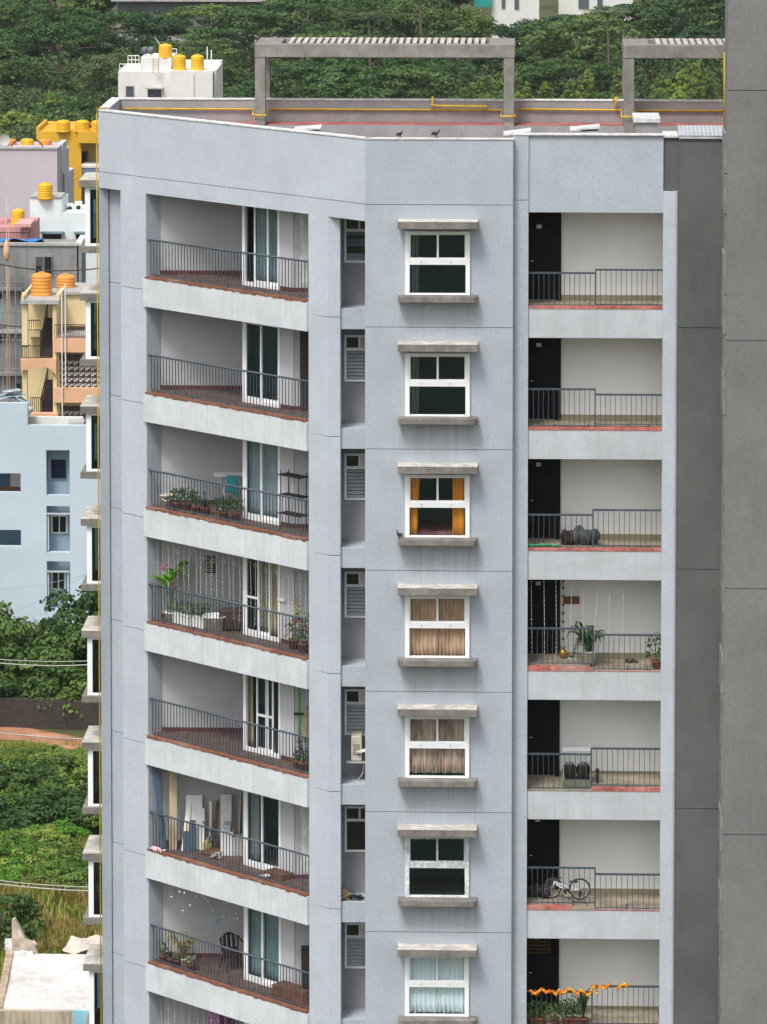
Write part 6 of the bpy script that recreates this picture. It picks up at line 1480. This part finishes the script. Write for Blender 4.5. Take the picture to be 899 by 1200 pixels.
for i in range(6): a = q.uniform(0,3); mb.tube([(q.uniform(-.2,.2), q.uniform(0,.2), .02), (q.uniform(-.2,.2), q.uniform(0,.2), .10), (q.uniform(-.2,.2), q.uniform(0,.2), .03)], .025, 6)
one(mb, 'debris', black_m, (X_(418, 107.2, 1057), 107.15, zt), 'black tangled debris beside the cardboard on the recess ledge', 'debris')

# ------------------------------------------------------------------ things in the corridors
def onC(px, py, k): return hit(px, py, FL(k)-.03+.001)
k = 3; F = FL(k)-.03
def heap(p, w, h, m, label, seed, grp=None, nm='bundle'):
    q = random.Random(seed); mb = MB()
    for i in range(8): mb.ball((q.uniform(-w*.4, w*.4), q.uniform(-.08,.08), h*q.uniform(.25,.6)), w*q.uniform(.18,.28), .13, h*q.uniform(.3,.42), 9, 6)
    for i in range(4): mb.tube([(q.uniform(-w*.4, w*.4), -.12, h*.7), (q.uniform(-w*.5, w*.5), -.15, h*.3), (q.uniform(-w*.5, w*.5), -.12, .02)], .03, 6)
    mb.tube([(-w*.5, 0, .02), (-w*.45, 0, h*.6)], .03, 5); mb.tube([(w*.5, 0, .02), (w*.42, 0, h*.7)], .03, 5)
    return one(mb, nm, m, p, label, 'bundle', grp)
yv = 107.0
heap((X_(667, yv), yv, F), .34, .46, mat('brown_black_cloth', (.035,.022,.02), .9, .4, 9), 'dark brown bundle behind the third corridor rail, left of two', 1, 'bundles in the third corridor')
heap((X_(686, yv), yv, F), .62, .55, mat('black_grey_cloth', (.02,.024,.024), .8, .6, 9, col2=(.10,.115,.11)), 'larger black and grey bundle in the third corridor, right of two', 2, 'bundles in the third corridor')
mb = MB(); q = random.Random(3); pts = [(-.5+.1*i, .04*math.sin(i*2), .02+.01*math.cos(i)) for i in range(11)]; mb.tube(pts, .02, 6); mb.tube([(x*.8, -y-.03, z+.03) for x, y, z in pts], .018, 6)
one(mb, 'hose_pipe', mat('green_hose', (.03,.30,.15), .5, .1, 3), (X_(634, YC+.07), YC+.07, F+.10), 'green hose lying on the third corridor kerb before the door', 'hose')
# corridor 4
k = 4; F = FL(k)-.03
p = (X_(689, 106.8, 775), 106.8, F+.12); pot_plant('potted_palm', p, 'bushy dracaena in a white and black pot behind the fourth corridor rail', kind='broad', h=1.25, r=.75, seed=50, pot=(.17, .3), leafm=L_dark, pm=white_p)
e = pot_plant('potted_palm', (p[0]+.02, p[1]+.02, F+.121), 'second clump of palm leaves crowding the dracaena in the fourth corridor', kind='palm', h=1.15, r=.6, seed=51, pot=(.12, .2), leafm=L_dark, pm=black_m)
mb = MB(); mb.lathe([(.04, 0), (.09, .04), (.115, .12), (.09, .19), (.05, .22), (.05, .25), (.085, .28)], n=18); one(mb, 'brass_urn', mat('brass', (.45,.28,.06), .35, .1, 3, metal=.8), (X_(660, 107.2, 765), 107.2, F+.13), 'round brass urn by the dark door in the fourth corridor', 'urn')
pot_plant('potted_plant', (X_(669.5, YC+.3, 775), YC+.3, F+.12), 'small square white pot at the fourth corridor rail, left of the dracaena', h=.08, r=.06, seed=52, pot=(.085, .15), pm=white_p, n=14)
pot_plant('potted_plant', (X_(769, 106.7, 780), 106.7, F), 'light leafy plant at the right end of the fourth corridor', h=.7, r=.28, seed=53, pot=(.12, .2), leafm=L_house, n=90, ls=.12)
for i, px in enumerate((737, 744)):
    mb = MB(); mb.ball((0,0,.04), .05, .12, .04, 9, 5); mb.ball((0,.06,.06), .045, .05, .05, 8, 5); one(mb, 'shoe', brown_p, (X_(px, 107.3, 770), 107.3, F), ('left brown shoe on the tan floor of the fourth corridor', 'right brown shoe on the tan floor of the fourth corridor')[i], 'shoe', 'shoes in the fourth corridor', rz=.9)
y_ = 107.79; x0, x1 = X_(660.5, y_, 701), X_(679, y_, 701); z0, z1 = Z_(706, y_), Z_(697, y_)
mb = MB(); mb.box(x0-x0, (x1-x0)/2-.008, -.03, 0, 0, z1-z0); mb.box((x1-x0)/2+.008, x1-x0, -.03, 0, 0, z1-z0); mb.box(.03, x1-x0-.03, -.036, -.03, .03, .045); mb.box(.03, x1-x0-.03, -.036, -.03, z1-z0-.05, z1-z0-.035)
one(mb, 'wooden_plaque', wood_b, (x0, y_, z0), 'brown wooden two part plaque on the white wall beside the fourth corridor door', 'plaque')
mb = MB(); 
for i in range(7): z = -.13-.22*i; mb.ball((.0,0,z), .035, .02, .04, 7, 5)
mb.tube([(0,0,.1), (0,0,-1.6)], .004, 4); mb.ball((0,0,.08), .03,.02,.09,7,5)
one(mb, 'door_garland', mat('brown_gold_beads', (.25,.15,.06), .6, .3, 9), (X_(660, y_-.03, 740), y_-.03, F+1.95), 'hanging strand of brown and gold beads at the fourth corridor door edge', 'garland')
F4 = FL(4); root = empty('light_strings', (X_(625, YC+.3), YC+.3, F4+2.2), 'pale light strings hanging in the fourth corridor', 'fairy lights', world_children=True); wr = MB(); bl = MB(); q = random.Random(8)
for px in (623, 638, 652, 669, 683, 697, 714, 730):
    x = X_(px, YC+.25, 740); sw = .12 if px == 697 else q.uniform(-.02,.02); wr.tube([(x+sw, YC+.25, F4+2.28), (x, YC+.25, F4+1.2), (x+q.uniform(-.02,.02), YC+.25, F4+.25)], .005, 4)
    z = F4+2.2
    while z > F4+.3: bl.ball((x+sw*(z-F4-1.2)/1.1*(z > F4+1.2), YC+.25, z), .011, .011, .015, 5, 4); z -= .12
wr.build('wire', str_m, root); bl.build('bulbs', bulb_m, root)
# corridor 5: covered drums in a rack
k = 5; F = FL(k)-.03; Y = 106.75
for i, (px, lab) in enumerate(((667.5, 'left dark round drum in the glass fronted tank, fifth corridor'), (684, 'right dark round drum in the glass fronted tank, fifth corridor'))):
    mb = MB(); mb.lathe([(.17, -.12), (.185, -.1), (.185, .1), (.17, .12), (.06, .125)], n=18); o = one(mb, 'drum', mat('olive_black', (.03,.032,.02), .5, .5, 8), (X_(px, Y, 900), Y, F+.43), lab, 'drum', 'drums in the fifth corridor', rot=(R(90), 0, 0))
x0, x1 = X_(659.5, Y-.2, 910), X_(693, Y-.2, 910); e = empty('storage_tray', ((x0+x1)/2, Y, F), 'low olive tray holding two dark drums in the fifth corridor', 'tray'); w = (x1-x0)/2
mb = MB(); mb.box(-w, w, -.2, .2, .03, .05); mb.box(-w, w, -.2, -.17, .05, .22); mb.box(-w, w, .17, .2, .05, .22); mb.box(-w, -w+.03, -.17, .17, .05, .22); mb.box(w-.03, w, -.17, .17, .05, .22); mb.build('tray', mat('olive_grey_plastic', (.16,.17,.13), .5, .2, 5), e, (0,0,0), bevel=.008)
mb = MB(); [mb.box(x-.012, x+.012, y-.012, y+.012, .22, .95) for x in (-w+.02, w-.02) for y in (-.18, .18)]; mb.box(-w, w, -.19, .19, .95, .965)
for i in range(9): x = -w+.06+i*(2*w-.12)/8; mb.tube([(x, -.18, .95), (x+.03, -.185, .75), (x-.01, -.18, .6)], .012, 4)
mb.build('frame', galv, e, (0,0,0))
mb = MB(); mb.box(-.04, .04, -.05, .05, 0, .42); mb.box(-.05, .05, -.06, .06, .42, .46); one(mb, 'bin', black_m, (X_(700, Y, 910), Y, F), 'narrow black bin right of the drum tray, fifth corridor', 'bin', bevel=.01)
# corridor 6: bicycle
k = 6; F = FL(k)-.03; zf = F+.125; Y = 106.85
def PB(px, py): return (X_(px, Y, py), Z_(py, Y))
hub = PB(679.5, 1045); e = empty('bicycle', (hub[0], Y, zf), 'small white bicycle parked behind the sixth corridor rail', 'bicycle'); HX = hub[0]
rW = .26; fwx = PB(643, 1048)[0]-HX
def wheel(cx, cy_, yo, rz):
    mb = MB(); n_ = 28; pts = [(cx+rW*math.cos(6.2832*i/n_)*math.cos(rz), yo+rW*math.cos(6.2832*i/n_)*math.sin(rz), rW+.01+rW*math.sin(6.2832*i/n_)) for i in range(n_+1)]
    mb.tube(pts, .022, 7, cap=False); t_ = mb.build('wheel', black_m, e, (0,0,0)); mb = MB()
    mb.tube([(cx+(x-cx)*.9, yo+(y-yo)*.9, rW+.01+(z-rW-.01)*.9) for x, y, z in pts], .008, 5, cap=False)
    for i in range(0, n_, 2): p_ = pts[i]; mb.tube([(cx, yo, rW+.01), (cx+(p_[0]-cx)*.9, yo+(p_[1]-yo)*.9, rW+.01+(p_[2]-rW-.01)*.9)], .003, 3)
    mb.build('rim', galv, t_); mb = MB(); mb.tube([(cx+.02*math.sin(rz), yo-.03, rW+.01), (cx, yo+.03, rW+.01)], .022, 8); mb.build('hub', mat('gold_reflector', (.6,.42,.08), .4, .1, 3), t_)
wheel(0, 0, 0, 0); wheel(fwx+.09, 0, .08, .55)
wf = mat('white_bike_paint', (.72,.72,.72), .35, .05, 3, spec=.5)
seatp = (PB(671, 1031)[0]-HX, 0, PB(671, 1031)[1]-zf); bb = (PB(664, 1050)[0]-HX, 0, .22); head = (PB(650.5, 1032)[0]-HX, .04, PB(0, 1032)[1]-zf); st_t = (seatp[0]-.03, 0, seatp[2]-.06)
mb = MB(); mb.tube([bb, st_t], .016, 7); mb.tube([(head[0]+.02, head[1], head[2]-.06), bb], .021, 7); mb.tube([head, (st_t[0]-.01, 0, st_t[2]-.12)], .018, 7)
for s_ in (-.045, .045): mb.tube([(0, s_, rW), (st_t[0]-.01, s_*.3, st_t[2]-.1)], .009, 5); mb.tube([(0, s_, rW), bb], .011, 5)
mb.build('frame', wf, e, (0,0,0))
mb = MB()
for s_ in (-.045, .045): mb.tube([(head[0], head[1]+s_*.5, head[2]+.02), (fwx+.09, .08+s_, rW)], .013, 6)
mb.build('fork', wf, e, (0,0,0))
mb = MB(); mb.tube([(head[0]+.0, head[1], head[2]), (head[0]+.04, head[1], head[2]+.10)], .015, 6); mb.tube([(head[0]+.16, head[1]-.2, head[2]+.17), (head[0]+.04, head[1], head[2]+.11), (head[0]-.08, head[1]+.22, head[2]+.15)], .014, 6); mb.build('handlebar', black_m, e, (0,0,0))
mb = MB(); mb.ball((seatp[0]+.03, 0, seatp[2]+.0), .12, .055, .03, 10, 6); mb.tube([st_t, (seatp[0]+.02, 0, seatp[2])], .012, 6); mb.build('saddle', black_m, e, (0,0,0))
mb = MB(); mb.lathe([(.07, -.005), (.075, 0), (.07, .005)], n=18); o = mb.build('chainring', black_m, e, (bb[0], -.05, bb[2])); o.rotation_euler = (R(90), 0, 0); mb = MB(); mb.tube([(bb[0], -.06, bb[2]), (bb[0]+.08, -.08, bb[2]-.1), (bb[0]+.12, -.1, bb[2]-.1)], .012, 5); mb.build('crank', galv, e, (0,0,0))
mb = MB(); mb.tube([(.05, -.06, .2), (.12, -.07, .03)], .012, 5); mb.ball((.0, -.06, .16), .04, .02, .10, 7, 5); mb.build('mudguard', black_m, e, (0,0,0))
heap((X_(627, 107.1, 1050), 107.1, zf), .40, .34, mat('near_black_cloth', (.012,.012,.014), .8, .5, 8, col2=(.05,.05,.055)), 'low black bundle by the sixth corridor door', 5)
heap((X_(639, 107.1, 1050), 107.0, zf), .24, .38, mat('near_black_cloth', (.012,.012,.014), .8, .5, 8, col2=(.05,.05,.055)), 'black bundle between the door bundle and the bicycle, sixth corridor', 6)
# corridor 7: marigold garland and plants
k = 7; F = FL(k)-.03; yy = YC+.03
e = empty('marigold_garland', (X_(668, yy, 1160), yy, Z_(1160, yy)), 'orange and yellow marigold garland wound along the lowest corridor rail', 'garland', world_children=True); q = random.Random(21)
path = [(622,1161),(627,1165),(631,1162),(635,1159),(640,1163),(644,1161),(648,1162),(652,1166),(655,1160),(660,1164),(664,1161),(668,1158),(673,1162),(676,1165),(680,1160),(684,1162),(688,1166),(692,1164),(694,1158),(698,1154),(700,1164),(696,1153),(703,1156),(708,1158),(712,1155),(716,1153),(724,1158),(728,1155),(732,1153),(735,1157)]
ms = [MB(), MB()]
for a_, b_ in zip(path[:-1], path[1:]):
    if b_[0]-a_[0] > 6.5: continue
    for t_ in (0, .33, .66):
        px = a_[0]+(b_[0]-a_[0])*t_; py = a_[1]+(b_[1]-a_[1])*t_; c = at(px, py, yy-.0); i = 0 if q.random() < .62 else 1; s_ = .040*q.uniform(.8, 1.15); c = (c[0], c[1]+q.uniform(-.03,.0), c[2]); ms[i].ball(c, s_, s_, s_*.8, 7, 5)
        for _ in range(10): ms[i].leaf((c[0]+q.gauss(0,s_*.6), c[1]+q.gauss(0,s_*.6), c[2]+q.gauss(0,s_*.6)), s_*.9, q)
ms[0].build('orange_flowers', mat('marigold_orange', (.75,.16,.008), .8, .2, 9), e); ms[1].build('yellow_flowers', mat('marigold_yellow', (.78,.42,.015), .8, .2, 9), e)
for i, (px, h_, r_, kd, lab, lm_) in enumerate(((684, 1.15, .3, 'broad', 'tall leafy plant reaching the garland in the lowest corridor', L_house), (664, .42, .25, 'bushy', 'bushy plant at the bottom edge, third from the right of the lowest corridor row', L_house), (672, .5, .22, 'bushy', 'bushy plant left of the tall leafy plant in the lowest corridor', L_mid), (650, .35, .22, 'bushy', 'low green plant below the garland, middle of the lowest corridor row', L_lite), (634, .4, .2, 'bushy', 'low plant before the dark door of the lowest corridor', L_house), (624, .4, .2, 'bushy', 'leftmost low plant in the lowest corridor', L_mid))):
    pot_plant('potted_plant', (X_(px, YC+.36, 1190), YC+.36, F), lab, group='plants in the lowest corridor', h=h_, r=r_, seed=60+i, kind=kd, leafm=lm_, n=120, pot=(.12, .18))

# ------------------------------------------------------------------ pigeons
pg_m = mat('pigeon_grey', (.10,.11,.13), .7, .2, 8); pg_d = mat('pigeon_dark', (.03,.035,.045), .6, .2, 8)
def pigeon(p, rz, label, sc=1.0):
    root = empty('pigeon', p, label, 'pigeon', 'pigeons', rz); root.scale = (sc, sc, sc)
    # one skinned body: tail, trunk, neck, head, beak and both legs
    me = bpy.data.meshes.new('body'); V = [(0,0,.14), (.06,0,.17), (.10,0,.22), (.115,0,.265), (.145,0,.262), (-.07,0,.115), (-.16,0,.09), (.01,.025,.09), (.015,.028,.02), (.04,.03,.008), (.01,-.025,.09), (.015,-.028,.02), (.04,-.03,.008)]
    me.from_pydata(V, [(0,1),(1,2),(2,3),(3,4),(0,5),(5,6),(0,7),(7,8),(8,9),(0,10),(10,11),(11,12)], [])
    o = bpy.data.objects.new('body', me); scn.collection.objects.link(o); o.parent = root; me.materials.append(pg_m)
    sk = o.modifiers.new('skin', 'SKIN')
    if not me.skin_vertices: bpy.context.view_layer.objects.active = o; bpy.ops.mesh.customdata_skin_add()
    rad = [.06, .05, .028, .026, .006, .038, .018, .018, .006, .005, .018, .006, .005]
    for i, r_ in enumerate(rad): v = me.skin_vertices[0].data[i]; v.radius = (r_, r_ if i != 6 else .03); v.use_root = (i == 0)
    ss = o.modifiers.new('sub', 'SUBSURF'); ss.levels = 2; ss.render_levels = 2
    for s_ in (-1, 1): mb = MB(); mb.ball((-.03, s_*.05, .145), .10, .016, .04, 10, 6); mb.build('wing', pg_d, root, (0,0,0))
pigeon((X_(468.5, YF+.1, 162), YF+.1, TOP+.03), .5, 'dark pigeon crouching on the parapet, left of two', .7)
pigeon((X_(511, YF+.1, 162), YF+.1, TOP+.03), -.3, 'grey pigeon walking on the parapet, right of two', .85)
pigeon((X_(468, YF-.3, 634), YF-.3, 39.76-3.072*2), 2.4, 'dark pigeon on the sill of the third window down', .8)

# ------------------------------------------------------------------ haze
hm_ = bpy.data.materials.new('haze'); hm_.use_nodes = True; nt = hm_.node_tree; nt.nodes.remove(nt.nodes['Principled BSDF'])
pv = nt.nodes.new('ShaderNodeVolumePrincipled'); pv.inputs['Density'].default_value = .00006; pv.inputs['Color'].default_value = (.86,.93,1,1); pv.inputs['Anisotropy'].default_value = .2
nt.links.new(pv.outputs[0], nt.nodes['Material Output'].inputs['Volume'])
mb = MB(); mb.box(-420, 420, -40, 900, -1.2, 72); tag(mb.build('haze', hm_), kind='stuff')
